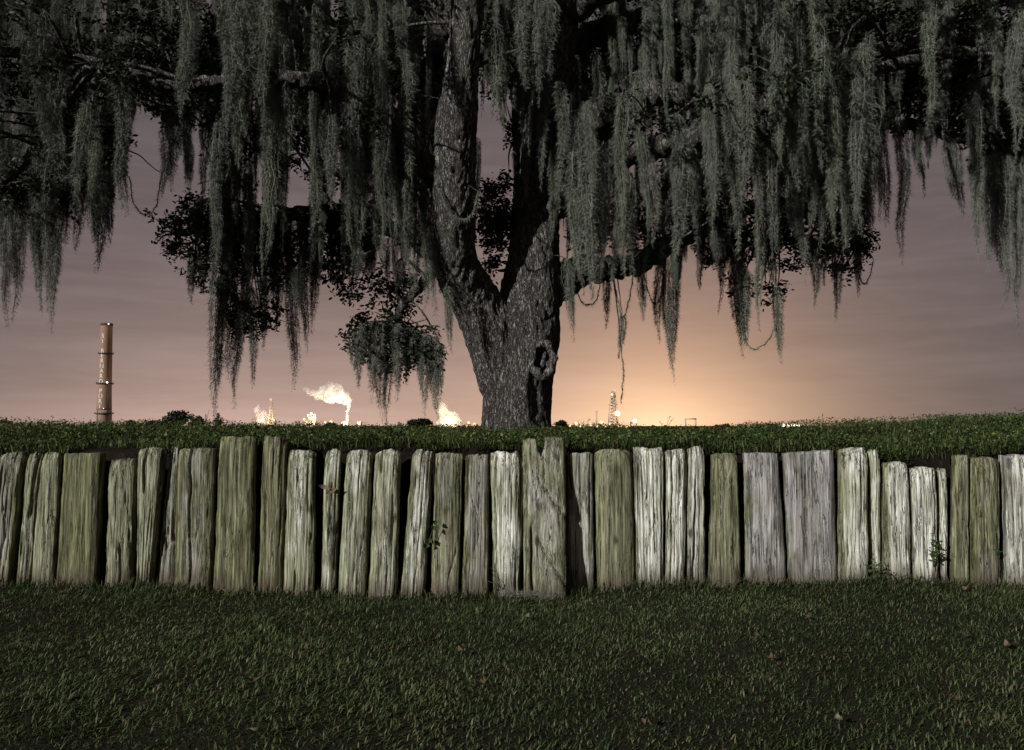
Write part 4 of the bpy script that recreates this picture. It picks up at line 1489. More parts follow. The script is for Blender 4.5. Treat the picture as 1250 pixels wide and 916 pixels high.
def build_foliage():
    r = np.random.default_rng(99)
    pos = []
    def blob(c, rx, rz, n, ry=None):
        ry = (rx + rz) / 2 * 1.3 if ry is None else ry
        m = max(4, n // 22)                       # small sprays of leaves
        d = r.normal(size=(m, 3))
        d /= np.linalg.norm(d, axis=1)[:, None]
        q = np.array(c) + d * (r.random(m) ** .45)[:, None] * np.array([rx, ry, rz])
        for s in q:
            dd = r.normal(size=3) * np.array([1, 1, .7])
            dd = dd / np.linalg.norm(dd) * r.uniform(.12, .3)
            pos.append(s + dd[None] * r.uniform(-.5, .5, 22)[:, None] + r.normal(0, .034, (22, 3)))
    for (px, py, Y, rx, rz, n) in CLUMPS:
        blob(P(px, py, Y), rx / FPX * Y, rz / FPX * Y, n)
    # leaf sprays along the twigs
    for c, rad in TWIGS[:220]:
        e = c[-1]
        px, py = proj(e)
        if py < np.interp(px, *ENV) - 60 and allowed(px, py - 20, py + 20, 20) and not (530 < px < 700 and e[1] < 10.4):
            blob(e, .22, .16, 70, .22)
    # the crown above and out of view
    for k in range(52):
        px, py, Y = r.uniform(-260, 1500), r.uniform(-330, -30), r.uniform(8.0, 13.5)
        blob(P(px, py, Y), .7, .5, 420)
    # leaf masses added out of view, above and to the left, to shade the moss
    for k in range(24):
        blob(P(r.uniform(640, 1220), r.uniform(-260, -60), r.uniform(6.9, 8.3)), .55, .4, 330)
    for k in range(16):
        blob(P(r.uniform(-420, -110), r.uniform(-140, 200), r.uniform(6.9, 8.4)), .5, .5, 330)
    # the back of the crown
    for k in range(70):
        px, py, Y = r.uniform(-120, 1370), r.uniform(-30, 150), r.uniform(11.5, 14.0)
        if allowed(px, py - 60, py + 70, 60):
            blob(P(px, py, Y), .65, .5, 520)
    pos = np.vstack(pos)
    size = r.uniform(.045, .085, len(pos))
    me = mesh_np("foliage", *leaves_mesh(pos - np.array(oak_base), size, .15, .48, 17))
    set_attr(me, "tint", np.repeat(np.where(r.random(len(pos)) < .004, 1.0, np.clip(r.normal(.5, .25, len(pos)), 0, .95)), 2))
    o = obj("foliage", me, M_OAKLEAF, oak)
    tag(o, kind="stuff")
    mb = MB()
    # short sprigs carrying the outer sprays
    for c, rad in TWIGS:
        mb.tube(c - np.array(oak_base), rad, 6)
    for (px, py, Y, rx, rz, n) in CLUMPS:
        c = np.array(P(px, py, Y))
        near = ALLPTS[np.argmin(np.linalg.norm(ALLPTS - c, axis=1))]
        for k in range(4):
            e = c + r.normal(0, .3, 3) * np.array([rx, rx, rz]) / FPX * Y * 1.6
            pth = catmull([near, (near + e) / 2 + r.normal(0, .06, 3), e], 5) - np.array(oak_base)
            mb.tube(pth, np.linspace(.022, .005, len(pth)), 5)
    o = obj("twigs", mb.mesh("twigs", True), M_BARK, oak)
    tag(o, kind="stuff")


build_foliage()

# ------------------------------------------------------------------ small things on wall and lawn


def leaf_mesh(name, L, w, curl, seed, tint):
    n = 7
    t = np.linspace(0, 1, n)
    wd = w * np.sin(np.pi * np.clip(t, 0.02, .985)) ** .8
    rr = np.random.default_rng(seed)
    z = curl * L * (t - .5) ** 2 * 2
    V = []
    for i in range(n):
        V += [(t[i] * L - L / 2, -wd[i] / 2, z[i] + .12 * wd[i]), (t[i] * L - L / 2, 0, z[i]), (t[i] * L - L / 2, wd[i] / 2, z[i] + .14 * wd[i])]
    V = np.array(V) + rr.normal(0, .0008, (3 * n, 3))
    q = grid_faces(n, 3)
    me = mesh_np(name, V, q, np.full(len(q), 4), True)
    set_attr(me, "tint", np.full(len(q), tint))
    return me


def ground_at(px, py):
    """where the ray of a pixel meets the lawn"""
    lo, hi = 1.5, 5.4
    for _ in range(40):
        m = (lo + hi) / 2
        p = P(px, py, m)
        if p.z > lawn_z(p.x, p.y):
            lo = m
        else:
            hi = m
    p = P(px, py, lo)
    p.z = float(lawn_z(p.x, p.y))
    return p


def build_leaves():
    r = np.random.default_rng(31)
    spots = [(308, 840, .35, "curled brown fallen leaf standing in the grass at the left"), (160, 848, .2, None), (562, 802, .45, None), (625, 742, .5, None), (643, 760, .6, None),
             (586, 843, .3, None), (1119, 783, .1, None), (1128, 802, .05, None), (1132, 814, .05, None), (1180, 784, .1, None), (1231, 797, .55, "pale brown fallen leaf near the right edge of the lawn"), (1171, 865, .3, None),
             (1024, 889, 1.0, "pale green oval leaf lying on the dark near grass"), (941, 811, .4, None), (950, 738, .45, None), (925, 783, .3, None), (1176, 724, .6, "large dry leaf at the foot of the wall by the right end"),
             (735, 800, .35, None), (249, 791, .65, None), (790, 892, .3, None), (476, 800, .2, None), (985, 760, .4, None), (318, 902, .95, "pale crumpled leaf at the bottom left of the lawn")]
    for i, (px, py, tint, lab) in enumerate(spots):
        p = ground_at(px, py)
        L = r.uniform(.04, .06) * (1.25 if lab else 1)
        o = obj("fallen_leaf", leaf_mesh("fallen_leaf", L, L * r.uniform(.38, .55), r.uniform(.3, .9), i, tint), M_DEAD, None, p + Vector((0, 0, .03)))
        o.rotation_euler = (r.uniform(-.5, .9), r.uniform(-.3, .3), r.uniform(0, 6.28))
        tag(o, lab or "small brown fallen leaf half sunk in the lawn grass", "leaf", None if lab else "brown leaves scattered on the lawn")


def sprig(name, base, stems, label, mat=None, leaf=.035, seed=0, nleaf=9, thin=.0018):
    """small plant: stems with leaves"""
    r = np.random.default_rng(seed)
    root = empty(name, base)
    tag(root, label, "plant")
    mb = MB()
    pos = []
    for (dx, dy, dz) in stems:
        e = np.array([dx, dy, dz])
        c = catmull([(0, 0, 0), tuple(e * .5 + np.array([0, 0, .02])), tuple(e)], 6)
        mb.tube(c, np.linspace(thin, thin * .5, len(c)), 5)
        k = max(2, int(nleaf))
        ii = r.integers(len(c) // 3, len(c), k)
        pos.append(c[ii] + r.normal(0, leaf * .35, (k, 3)))
    obj("stem", mb.mesh("stem", True), M_STALK, root)
    pos = np.vstack(pos)
    me = mesh_np("leaf_cluster", *leaves_mesh(pos, r.uniform(leaf * .7, leaf * 1.2, len(pos)), .2, .6, seed + 3))
    set_attr(me, "tint", np.repeat(r.random(len(pos)), 2))
    if leaf > .04:
        for j, p in enumerate(pos):
            sz = leaf * r.uniform(.8, 1.3)
            o = obj("leaf", leaf_mesh("leaf", sz, sz * .6, .5, j, r.random()), mat or M_FRESH, root, Vector(p))
            o.rotation_euler = (1.2 + r.normal(0, .4), r.uniform(0, 6.28), r.normal(0, .4))
        return root
    tag(obj("leaf_cluster", me, mat or M_FRESH, root), kind="stuff")
    return root


M_STALK = plain("plant_stem", (0.07, 0.075, 0.03), .8, .3, 30)


def build_small():
    build_leaves()
    r = np.random.default_rng(12)
    # withered leaf caught between two planks
    root = empty("withered_leaf", P(400, 597, FY - .09))
    tag(root, "withered orange-brown leaf caught between two planks of the wall", "leaf")
    for (dx, dz, rot, L) in ((-.022, .012, .35, .08), (.028, -.012, -.45, .085), (-.002, -.022, 1.6, .05)):
        o = obj("lobe", leaf_mesh("lobe", L, L * .36, .5, int(L * 1000), .55), M_DEAD, root, (dx, 0, dz))
        o.rotation_euler = (math.pi / 2, rot, 0)
    o = obj("stalk", MB().bar((.0, 0, 0), (.012, -.005, .06), .0016, .001).mesh("stalk"), M_STALK, root)
    sprig("wall_sprig", P(523, 668, FY - .09), [(-.01, 0, .05), (.03, -.01, .12), (.05, -.01, .17)], "small green leafy sprig growing from the wall left of centre", leaf=.042, seed=2, nleaf=2)
    sprig("wall_weed", P(1139, 692, FY - .07), [(-.02, -.02, .14), (.03, -.03, .17), (.0, -.02, .22), (.05, -.02, .1), (.0, -.03, .08)], "leafy green weed climbing the wall near its right end", leaf=.024, seed=3, nleaf=14)
    sprig("wall_weed", P(1067, 706, FY - .12), [(-.06, -.03, .09), (.04, -.03, .1), (.0, -.02, .14), (.08, -.03, .05), (-.03, 0, .06)], "small dark weed at the foot of the wall right of centre", leaf=.022, seed=4, nleaf=12)
    sprig("wall_weed", P(1213, 680, FY - .04), [(-.02, -.02, .05), (.03, -.03, .04), (0, -.02, .08)], "tiny weed in the gap before the last plank on the right", leaf=.03, seed=5, nleaf=6)
    # tuft of long arching grass
    n = 46
    b = P(1085, 566, FY + .14)
    az = r.uniform(-2.6, .2, n)
    V = blades(np.full(n, 0.) + r.normal(0, .03, n), r.normal(0, .02, n), np.zeros(n), r.uniform(.12, .27, n), r.uniform(.005, .008, n), az, np.abs(r.normal(.9, .3, n)), r.uniform(.3, 1.1, n))
    me = mesh_np("grass_tuft", *V)
    set_attr(me, "tint", np.repeat(r.uniform(.3, .8, n), 2))
    tag(obj("grass_tuft", me, M_WEED, None, b), "tuft of long arching grass hanging over the wall at the right", "grass")
    # fringe of longer blades at the foot of the wall
    n = 2600
    x = rng.uniform(-4.6, 4.6, n)
    y = FY - .05 - np.abs(rng.normal(0, .035, n))
    V = blades(x, y, lawn_z(x, y), rng.uniform(.04, .10, n), rng.uniform(.003, .006, n), rng.uniform(0, 6.28, n), np.abs(rng.normal(.35, .25, n)), rng.uniform(.1, .8, n))
    me = mesh_np("grass_fringe", *V)
    set_attr(me, "tint", np.repeat(np.where(rng.random(n) < .2, .9, rng.uniform(.1, .55, n)), 2))
    tag(obj("grass_fringe", me, M_GRASS), "uncut grass fringe along the foot of the timber wall", "grass", kind="stuff")
    # scrap of grey fallen moss below the forked plank
    for j, (px, py, lab) in enumerate([(632, 722, "grey scrap of fallen moss at the foot of the forked plank"), (660, 716, "smaller grey scrap of fallen moss beneath the forked plank")]):
        p = P(px, py, FY - .2)
        m = 220
        hp = r.normal(0, 1, (m, 3)) * np.array([.06, .025, .012])
        d = r.normal(size=(m, 3)) * np.array([1, .6, .3])
        d /= np.linalg.norm(d, axis=1)[:, None]
        sv = np.cross(d, r.normal(size=(m, 3)))
        sv /= np.linalg.norm(sv, axis=1)[:, None]
        V = np.stack([hp - sv * .001, hp + sv * .001, hp + d * .04], 1).reshape(-1, 3)
        o = obj("moss_scrap", mesh_np("moss_scrap", V, np.arange(3 * m), np.full(m, 3)), M_MOSS, None, Vector((p.x, p.y, float(lawn_z(p.x, p.y)) + .045)))
        tag(o, lab, "moss")
    # dry stick debris at the foot of the very pale plank
    root = empty("dry_twigs", P(607, 716, FY - .1))
    tag(root, "dry root twigs at the foot of the very pale plank", "twig")
    for k in range(6):
        e = np.array([r.uniform(-.06, .08), r.uniform(-.05, 0), r.uniform(.02, .13)])
        c = catmull([(r.uniform(-.04, .04), 0, -.02), tuple(e * .5 + r.normal(0, .012, 3)), tuple(e)], 5)
        obj("twig", MB().tube(c, np.linspace(.003, .0015, len(c)), 5).mesh("twig"), M_STALK, root)
    # weed stalks standing up on the crest against the sky
    stalks = [(1003, 9.3, .20, "forked seed-head weed on the crest right of the glow"), (250, 9.3, .22, "spindly forked weed on the crest beside the distant round tree"),
              (812, 9.4, .20, "single thin weed stalk on the crest in the glow"), (707, 9.4, .14, "short weed stalk on the crest just right of the trunk"), (716, 9.2, .16, "weed stalk on the crest between trunk and lattice tower"),
              (62, 9.2, .17, "thin bent weed on the crest left of the chimney"), (1048, 9.3, .12, "low seed-head weed on the crest towards the right"), (1150, 9.4, .14, "curled weed stalk on the rising crest at the right"), (10, 9.2, .16, "bent weed blade on the crest at the left edge"),
              (175, 9.3, .12, "low weed stalk on the crest right of the chimney"), (1200, 9.3, .13, "leafy weed stalk on the crest at the far right"), (870, 9.4, .09, "short weed stalk on the crest left of the far bushes")]
    for k, (px, Y, h, lab) in enumerate(stalks):
        x = P(px, 520, Y).x
        base = Vector((x, Y, float(bank_z(x, Y))))
        rr = np.random.default_rng(200 + k)
        st = [(rr.normal(0, .03), rr.normal(0, .03), h)] + [(rr.normal(0, .07), rr.normal(0, .03), h * rr.uniform(.6, .95)) for _ in range(2)]
        rt = sprig("weed_stalk", base, st, lab, M_WEEDLEAF, .02, 300 + k, 4, .0035)


M_WEEDLEAF = leafy("weed_leaf", [(0.0, (0.03, 0.045, 0.012)), (1.0, (0.07, 0.09, 0.025))], .6, .2)
build_small()

# ------------------------------------------------------------------ the far side: port and refinery
M_BRICK = plain("chimney_brick", (0.235, 0.15, 0.105), .85, .18, .25)
M_BRICKLOW = plain("chimney_foot_hazed", (0.27, 0.18, 0.14), .85, .18, .25)  # brick made paler and pinker to paint haze at the base
M_IRON = plain("dark_iron", (0.06, 0.05, 0.045), .6, .3, .5)
M_STEEL = plain("refinery_steel", (0.42, 0.36, 0.30), .5, .25, .3)
M_TANK = plain("tank_paint", (0.16, 0.14, 0.135), .6, .2, .2)
M_LETTER = plain("faded_letter_paint", (0.58, 0.52, 0.47), .7, .1, .5)
M_WHITE = plain("white_paint", (0.75, 0.72, 0.68), .6, .08, .5)
E_WHITE = emit("lamp_white", (1.0, 0.86, 0.66), 3.0)
E_WARM = emit("lamp_sodium", (1.0, 0.66, 0.30), 1.9)
E_RED = emit("lamp_red", (1.0, 0.30, 0.2), 2.0)
E_STAR = emit("lamp_chimney", (1.0, 0.97, 0.95), 2.5)


def build_chimney():
    Y = 500.0
    s = Y / FPX
    x = P(126.5, 520, Y).x
    root = empty("chimney", (x, Y, 0))
    tag(root, "tall tapering brick chimney with white vertical lettering beyond the bank", "chimney")
    H = P(126, 395, Y).z
    def rad(z):
        return np.interp(z, [0, 12, H * .3, H], [8.9 * s, 8.6 * s, 8.0 * s, 6.5 * s])
    zs = np.linspace(11, H, 40)
    v, l, c = tube(np.stack([zs * 0, zs * 0, zs], -1), rad(zs), 40)
    obj("shaft", mesh_np("shaft", v, l, c, True), M_BRICK, root)
    zs = np.linspace(0, 11, 6)
    v, l, c = tube(np.stack([zs * 0, zs * 0, zs], -1), rad(zs) + .12, 40)
    obj("plinth", mesh_np("plinth", v, l, c, True), M_BRICKLOW, root)
    def zpx(py):
        return P(126, py, Y).z
    for py, h, ex, nm in ((396.5, 1.5, .25, "rim"), (432, .5, .8, "gallery"), (468.5, .7, 1.0, "gallery"), (505, .6, 1.0, "gallery")):
        z = zpx(py)
        rr = float(rad(z))
        mb = MB()
        mb.tube([(0, 0, z - h / 2), (0, 0, z + h / 2)], [rr + ex, rr + ex], 40)
        g = obj(nm, mb.mesh(nm), M_IRON, root)
        if nm == "gallery":
            m2 = MB()
            for a in np.linspace(0, 2 * np.pi, 24, endpoint=False):
                m2.bar((math.cos(a) * (rr + ex), math.sin(a) * (rr + ex), z), (math.cos(a) * (rr + ex), math.sin(a) * (rr + ex), z + 1.1), .06, ns=4)
            obj("railing", m2.mesh("railing"), M_IRON, g)
    # service pipe on the right-hand side and ladder
    z0, z1 = zpx(505), zpx(470)
    a = R(-38)
    obj("pipe", MB().bar((math.cos(a) * (rad(z0) + .5), math.sin(a) * (rad(z0) + .5), z0), (math.cos(a) * (rad(z1) + .5), math.sin(a) * (rad(z1) + .5), z1), .35).mesh("pipe"), M_IRON, root)
    a = R(-112)
    lad = MB()
    for k in (-.3, .3):
        lad.bar((math.cos(a) * 4.9 + k, math.sin(a) * 4.9, 0), (math.cos(a) * 4.7 + k, math.sin(a) * 4.7, 11), .09)
    for z in np.arange(1, 11, .8):
        lad.bar((math.cos(a) * 4.85 - .3, math.sin(a) * 4.85, z), (math.cos(a) * 4.85 + .3, math.sin(a) * 4.85, z), .06)
    obj("ladder", lad.mesh("ladder"), M_IRON, root)
    # lamps
    for (px, py, r) in ((132.6, 397, .45), (133.0, 468, .6), (130.5, 499.5, .22)):
        z = zpx(py)
        dx = (px - 126.5) * s - (H and 0)
        dx = min(dx, float(rad(z)) * .8)
        dy = -math.sqrt(max(.1, float(rad(z) + .8) ** 2 - dx * dx))
        obj("lamp", MB().ball((dx, dy, z + .3), (r, r, r)).mesh("lamp", True), E_STAR, root)
        if r > .4:
            ld = bpy.data.lights.new("chimney_fill_light", 'POINT')  # added fill, hung off the shaft to brighten its right side
            ld.energy = 1100
            ld.color = (1, .72, .48)
            ld.shadow_soft_size = .6
            lo = bpy.data.objects.new("chimney_fill_light", ld)
            COL.objects.link(lo)
            lo.location = (x + dx + 9, Y + dy - 7, z)
    # letters painted down the shaft
    rows = [("S", 410.6), ("T", 417), ("B", 429), ("E", 434.8), ("R", 441), ("N", 447.4), ("A", 453.2), ("R", 459.5), ("D", 466), ("P", 477.7), ("O", 483.8), ("R", 490), ("T", 495.9)]
    dg = bpy.context.evaluated_depsgraph_get()
    for ch, py in rows:
        cu = bpy.data.curves.new("letter", 'FONT')
        cu.body = ch
        cu.size = 3.7
        cu.align_x = 'CENTER'
        cu.offset = .06
        tmp = bpy.data.objects.new("letter", cu)
        COL.objects.link(tmp)
        dg.update()
        me = bpy.data.meshes.new_from_object(tmp.evaluated_get(dg))
        bpy.data.objects.remove(tmp)
        co = np.empty(len(me.vertices) * 3, np.float32)
        me.vertices.foreach_get("co", co)
        co = co.reshape(-1, 3)
        z = zpx(py) - 1.25 + co[:, 1]
        rr = rad(z) + .05
        ang = R(-90) - .13 + co[:, 0] / rr
        new = np.stack([np.cos(ang) * rr, np.sin(ang) * rr, z], -1)
        me.vertices.foreach_set("co", new.astype(np.float32).ravel())
        me.materials.clear()
        me.update()
        obj("letter", me, M_LETTER, root)


def lattice(mb, x, y, z0, z1, w0, w1, n, t):
    """square tower of legs, rings and diagonals"""
    zs = np.linspace(z0, z1, n + 1)
    def corner(i, z):
        f = (z - z0) / (z1 - z0)
        w = (w0 + (w1 - w0) * f) / 2
        return (x + (w if i in (1, 2) else -w), y + (w if i in (2, 3) else -w), z)
    for i in range(4):
        mb.bar(corner(i, z0), corner(i, z1), t, ns=4)
        for a, b in zip(zs[:-1], zs[1:]):
            j = (i + 1) % 4
            mb.bar(corner(i, b), corner(j, b), t * .7, ns=4)
            mb.bar(corner(i, a), corner(j, b), t * .6, ns=4)


def build_refinery():
    Y = 620.0
    s = Y / FPX

    def X(px):
        return P(px, 520, Y).x

    def Z(py):
        return P(625, py, Y).z

    def thing(name, px, label, cat, group=None):
        return tag(empty(name, (X(px), Y, 0)), label, cat, group)

    # tall lit lattice tower
    t = thing("lattice_tower", 748.5, "tall lit lattice tower carrying lamps, right of the trunk", "tower")
    mb = MB()
    lattice(mb, 0, 0, 0, Z(478), 7.2, 2.6, 11, .42)
    obj("frame", mb.mesh("frame"), M_STEEL, t)
    mb = MB().tube([(-.8, 0, 0), (-.8, 0, Z(484))], [1.2, 1.0], 10)
    obj("column", mb.mesh("column", True), M_STEEL, t)
    for py in (514, 505, 494):
        obj("platform", MB().box((0, 0, Z(py)), (6.5, 6.5, .5)).mesh("platform"), M_STEEL, t)
    for (dx, py, r, m) in ((.8, 477, .9, E_RED), (-1.3, 482, .9, E_WARM), (2.8, 505, 2.0, E_WHITE), (3.5, 521.0, 1.1, E_WARM), (-3.2, 518, .8, E_WARM)):
        obj("lamp", MB().ball((dx, -4.2, Z(py)), (r, r, r)).mesh("lamp", True), m, t)
    # masts
    t = thing("slender_stack", 728, "slender pale stack left of the lit lattice tower", "stack")
    obj("shaft", MB().tube([(0, 0, 0), (0, 0, Z(503))], [.8, .6], 10).mesh("shaft", True), M_STEEL, t)
    obj("cap", MB().tube([(0, 0, Z(503)), (0, 0, Z(501.8))], [.9, .9], 10).mesh("cap"), M_STEEL, t)
    t = thing("lamp_mast", 775, "floodlight mast glowing right of the lattice tower", "lamp")
    obj("pole", MB().bar((0, 0, 0), (0, 0, Z(514.5)), .35, .25).mesh("pole"), M_STEEL, t)
    obj("lamp", MB().ball((0, -.5, Z(514)), (1.5, 1.5, 1.5)).mesh("lamp", True), E_WHITE, t)
    # faint gantry
    t = thing("gantry", 843, "faint square gantry standing in the orange glow", "gantry")
    for dx in (-3.9, 3.9):
        obj("leg", MB().box((dx, 0, Z(511) / 2), (.9, 1.5, Z(511))).mesh("leg"), M_STEEL, t)
    obj("beam", MB().box((0, 0, Z(511.5)), (8.9, 1.6, 1.0)).mesh("beam"), M_STEEL, t)
    # left tower with red light
    t = thing("lattice_tower", 331, "slim tower with a red light, far left of the trunk", "tower")
    mb = MB()
    lattice(mb, 0, 0, 0, Z(490), 3.6, 1.3, 9, .3)
    obj("frame", mb.mesh("frame"), M_STEEL, t)
    for (dx, py, r, m) in ((0, 488, .85, E_RED), (1.8, 512, .8, E_WARM), (-1.8, 516, .8, E_WARM), (3.0, 513, .6, E_WARM)):
        obj("lamp", MB().ball((dx, -2.2, Z(py)), (r, r, r)).mesh("lamp", True), m, t)
    # process blocks and dark tanks
    blocks = [(363, 514, 4.2, "dark narrow vessel left of the lit process block"), (419, 515, 4.0, "dark narrow vessel beside the steaming stack"), (439, 515, 4.0, "dark vessel right of the steaming stack"),
              (486, 515.5, 4.0, "dark vessel under the low moss clump"), (309.5, 511, 2.6, "dark post-like vessel left of the slim tower"), (328, 513, 4.5, "dark squat vessel at the foot of the slim tower"), (335, 513, 3.2, "small dark vessel right of the slim tower")]
    for (px, py, w, lab) in blocks:
        t = thing("vessel", px, lab, "vessel", None)
        obj("body", MB().tube([(0, 0, 0), (0, 0, Z(py) - .6), (0, 0, Z(py))], [w / 2, w / 2, w * .36], 14).mesh("body", True), M_TANK, t)
        obj("nozzle", MB().bar((w * .2, 0, Z(py) - .3), (w * .2, 0, Z(py) + .9), .25).mesh("nozzle"), M_TANK, t)
    t = thing("process_block", 379, "brightly lit process block left of the steam cloud", "building")
    obj("frame", MB().box((0, 0, Z(514) / 2), (8, 6, Z(514))).mesh("frame"), M_STEEL, t)
    obj("upper_deck", MB().box((1.5, 0, Z(511)), (5.5, 5, 3.2)).mesh("upper_deck"), M_STEEL, t)
    for (dx, py, r) in ((-4, 512, 1.0), (-1, 507.5, .8), (1.4, 505.5, 1.1), (4.0, 507, .9), (-3, 517, .9), (2.5, 513, .8)):
        obj("lamp", MB().ball((dx, -3.6, Z(py)), (r, r, r)).mesh("lamp", True), E_WHITE if py < 509 else E_WARM, t)
    t = thing("stack", 423.6, "short bright stack feeding the large steam cloud", "stack")
    obj("shaft", MB().tube([(0, 0, 0), (0, 0, Z(502.5))], [.9, .7], 14).mesh("shaft", True), M_STEEL, t)
    obj("rim", MB().tube([(0, 0, Z(502.8)), (0, 0, Z(501.8))], [1.25, 1.25], 14).mesh("rim"), M_STEEL, t)
    # plant lamps strung along the horizon
    lamps = [(703, 518, 1.0), (708, 521, .8), (721, 519.5, .9), (734, 517, 1.1), (738, 521, .8), (745, 522, .9), (713, 522, .7), (729, 522, .8), (757, 521, .9), (765, 522, .7), (950, 521, .9), (956, 520.5, 1.1), (962, 521, .9), (968, 520.5, 1.2), (974, 520.8, 1.0), (404, 516, .9), (397, 517, .8),
             (572, 517, .8), (579, 519, .9), (570, 521, .7), (696, 521, .7)]
    for (px, py, r) in lamps:
        if px > 900:
            lab, grp = "small yellow-white lamp in the row on the far right horizon", "lamps in the row on the right horizon"
        elif px > 690:
            lab, grp = "small orange plant lamp low on the horizon near the lattice tower", "plant lamps near the lattice tower"
        elif px > 560:
            lab, grp = "small orange plant lamp just left of the trunk foot", "plant lamps left of the trunk"
        else:
            lab, grp = "small orange plant lamp between process block and steam cloud", "plant lamps left of the steam stack"
        t = thing("plant_lamp", px, lab, "lamp", grp)
        obj("pole", MB().bar((0, 0, 0), (0, 0, Z(py)), .2, .15, 5).mesh("pole"), M_IRON, t)
        r *= 1.3
        obj("lamp", MB().ball((0, 0, Z(py) + r * .5), (r, r, r), 7, 5).mesh("lamp", True), E_WARM if px < 900 else E_WHITE, t)
    for k in range(10):
        px = (700, 706, 711, 719, 724, 733, 740, 756, 762, 769)[k]
        h = (516, 519, 517, 518, 515, 516, 519, 517, 519, 518)[k]
        t = thing("process_column", px, "low steel process column among the plant lamps near the lattice tower", "column", "low columns by the lattice tower")
        obj("body", MB().tube([(0, 0, 0), (0, 0, Z(h) - .8), (0, 0, Z(h))], [1.1, 1.1, .5], 10).mesh("body", True), M_STEEL, t)
        obj("ring", MB().tube([(0, 0, Z(h) - 2.2), (0, 0, Z(h) - 1.9)], [1.6, 1.6], 10).mesh("ring"), M_IRON, t)
    # the plant's own floodlights
    for (px, py, Yl, e, col) in ((752, 506, Y - 14, 9000, (1, .62, .3)), (423, 509, Y - 13, 120000, (1, .80, .56)), (379, 508, Y - 14, 16000, (1, .78, .5)), (318, 513, Y - 12, 22000, (1, .68, .38)), (548, 515, Y - 14, 46000, (1, .72, .42))):
        ld = bpy.data.lights.new("floodlight", 'POINT')
        ld.energy = e
        ld.color = col
        ld.shadow_soft_size = 1.2
        lo = bpy.data.objects.new("floodlight", ld)
        COL.objects.link(lo)
        lo.location = P(px, py, Yl)


def steam_material():
    m, t = new_mat("steam")
    tc = t.n('ShaderNodeTexCoord')
    n = t.noise(tc.outputs['Object'], .17, 4, .6, .8)
    d = t.math('MULTIPLY', t.step(n, .33, .66), 0.34)
    v = t.n('ShaderNodeVolumePrincipled')
    v.inputs['Color'].default_value = (.97, .95, .92, 1)
    v.inputs['Anisotropy'].default_value = 0.0
    t.put(v.inputs['Density'], d)
    o = t.n('ShaderNodeOutputMaterial')
    t.put(o.inputs['Volume'], v.outputs[0])
    return m


def build_steam():
    Y = 620.0
    s = Y / FPX
    mat = steam_material()
    def plume(blobs, label):
        root = None
        mb = MB()
        c0 = P(blobs[0][0], blobs[0][1], Y)
        for (px, py, rx, rz) in blobs:
            c = P(px, py, Y) - c0
            mb.ball(tuple(c), (rx * s, max(rx, rz) * s * .8, rz * s), 16, 10)
        tmp = obj("tmp_plume", mb.mesh("tmp_plume"))
        rm = tmp.modifiers.new("remesh", 'REMESH')
        rm.mode = 'VOXEL'
        rm.voxel_size = .7
        dg = bpy.context.evaluated_depsgraph_get()
        me = bpy.data.meshes.new_from_object(tmp.evaluated_get(dg))
        bpy.data.objects.remove(tmp)
        me.materials.clear()
        n = len(me.vertices)
        co = np.empty(n * 3, np.float32)
        me.vertices.foreach_get("co", co)
        co = co.reshape(-1, 3).astype(float)
        q = co / 4.5
        for i in range(3):
            co[:, i] += 2.3 * vnoise(q[:, 0], q[:, 1], q[:, 2] + i * 50, 160 + i) + 1.0 * vnoise(q[:, 0] * 3, q[:, 1] * 3, q[:, 2] * 3 + i * 50, 170 + i)
        me.vertices.foreach_set("co", co.astype(np.float32).ravel())
        me.update()
        me.name = "steam_plume"
        o = obj("steam_plume", me, mat, None, c0)
        tag(o, label, "steam")
    plume([(423.5, 500, 1.6, 3), (424, 495, 2.8, 4), (422, 487, 7, 8), (413, 483, 11, 10), (403, 484, 12, 9), (404, 474, 8, 6), (412, 476, 8, 7), (393, 482, 10, 6), (384, 480, 8, 4), (378, 478, 5, 2.5), (395, 476, 7, 4)],
          "large glowing steam cloud drifting left from a short stack")
    plume([(319, 514, 8, 7), (317, 505, 6, 7), (315, 498, 3.5, 4), (322, 508, 5, 6)], "low orange-lit steam puff by the slim left tower")
    plume([(549, 516, 15, 7), (546, 508, 11, 8), (542, 500, 7, 6), (539, 494, 4, 3.5), (556, 512, 8, 7)], "orange-lit steam puff low beside the left of the trunk")


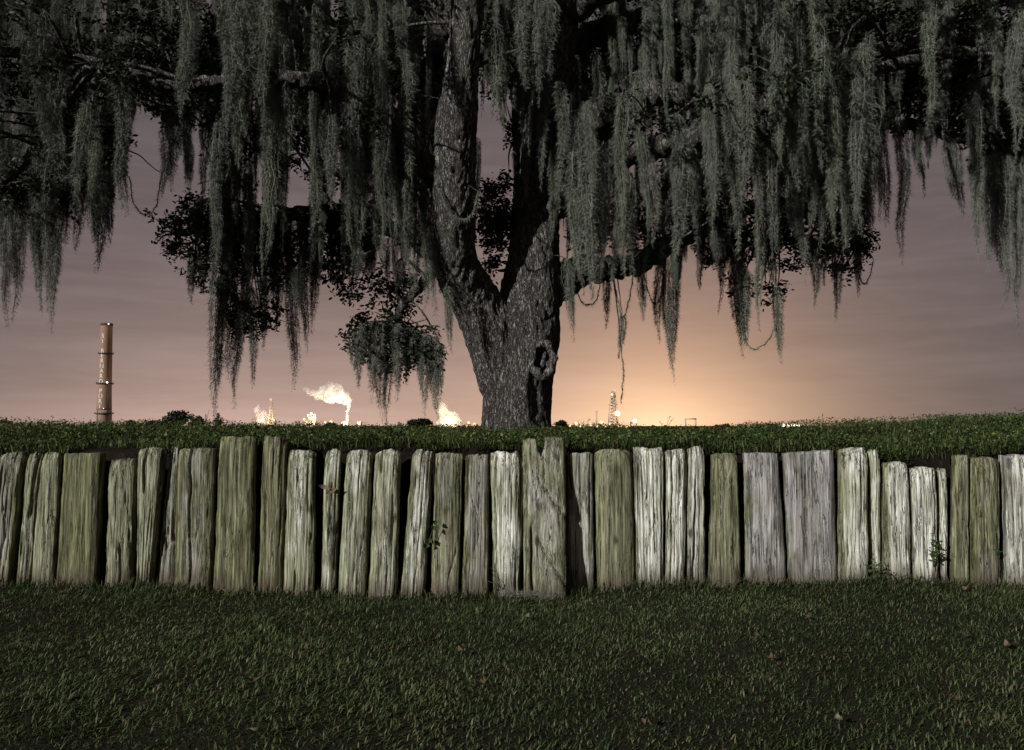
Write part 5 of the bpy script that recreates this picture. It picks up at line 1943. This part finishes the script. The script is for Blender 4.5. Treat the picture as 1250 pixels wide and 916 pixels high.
def far_tree(px, py_top, w, Y, label, seed):
    """a round-topped tree standing beyond the bank"""
    r = np.random.default_rng(seed)
    x = P(px, 520, Y).x
    top = P(px, py_top, Y).z
    W = w / FPX * Y
    root = empty("distant_tree", (x, Y, -.2))
    tag(root, label, "tree")
    mb = MB()
    mb.tube([(0, 0, 0), (0, 0, top * .35), (W * .04, 0, top * .6)], [W * .05, W * .04, W * .02], 8)
    pos = []
    nb = 11
    for k in range(nb):
        a = r.uniform(0, 2 * np.pi)
        rad = r.uniform(.05, .36) * W
        c = np.array([math.cos(a) * rad, math.sin(a) * rad, top * r.uniform(.38, .90) - abs(rad) * .12])
        mb.tube([(0, 0, top * .35), tuple(c * .6 + np.array([0, 0, top * .15])), tuple(c)], [W * .03, W * .02, W * .006], 6)
        m = 260
        d = r.normal(size=(m, 3))
        d /= np.linalg.norm(d, axis=1)[:, None]
        pos.append(c + d * (r.random(m) ** .4)[:, None] * np.array([W * .17, W * .17, max(top * .17, W * .1)]))
    obj("trunk", mb.mesh("trunk", True), M_BARK, root)
    pos = np.vstack(pos)
    me = mesh_np("crown", *leaves_mesh(pos, r.uniform(.035, .065, len(pos)) * W, .1, .7, seed))
    set_attr(me, "tint", np.repeat(np.clip(r.normal(.4, .2, len(pos)), 0, .9), 2))
    obj("crown", me, M_OAKLEAF, root)


build_chimney()
build_refinery()
build_steam()
for k, (px, py, w, Y, lab) in enumerate([
        (213, 500, 50, 190, "dark round-topped tree on the horizon right of the chimney"),
        (238, 505, 26, 190, "smaller dark tree joined to the right of the round-topped one"),
        (190, 512, 30, 200, "low dark bush left of the round-topped distant tree"),
        (685, 512, 24, 160, "low dark tree just right of the trunk foot"),
        (512, 511, 40, 160, "low dark tree beneath the low moss clump"),
        (404, 514, 24, 170, "low dark bush left of the steaming stack"),
        (884, 518, 32, 150, "low dark bush on the right horizon"),
        (940, 517, 34, 150, "grey low bush beside the far row of lamps"),
        (160, 513, 30, 210, "low dark bush just right of the chimney foot"),
        (268, 503, 14, 190, "small dark tree top under the longest moss hank"),
        (8, 511, 24, 170, "low dark bush on the horizon at the left edge")]):
    far_tree(px, py, w, Y, lab, 400 + k)
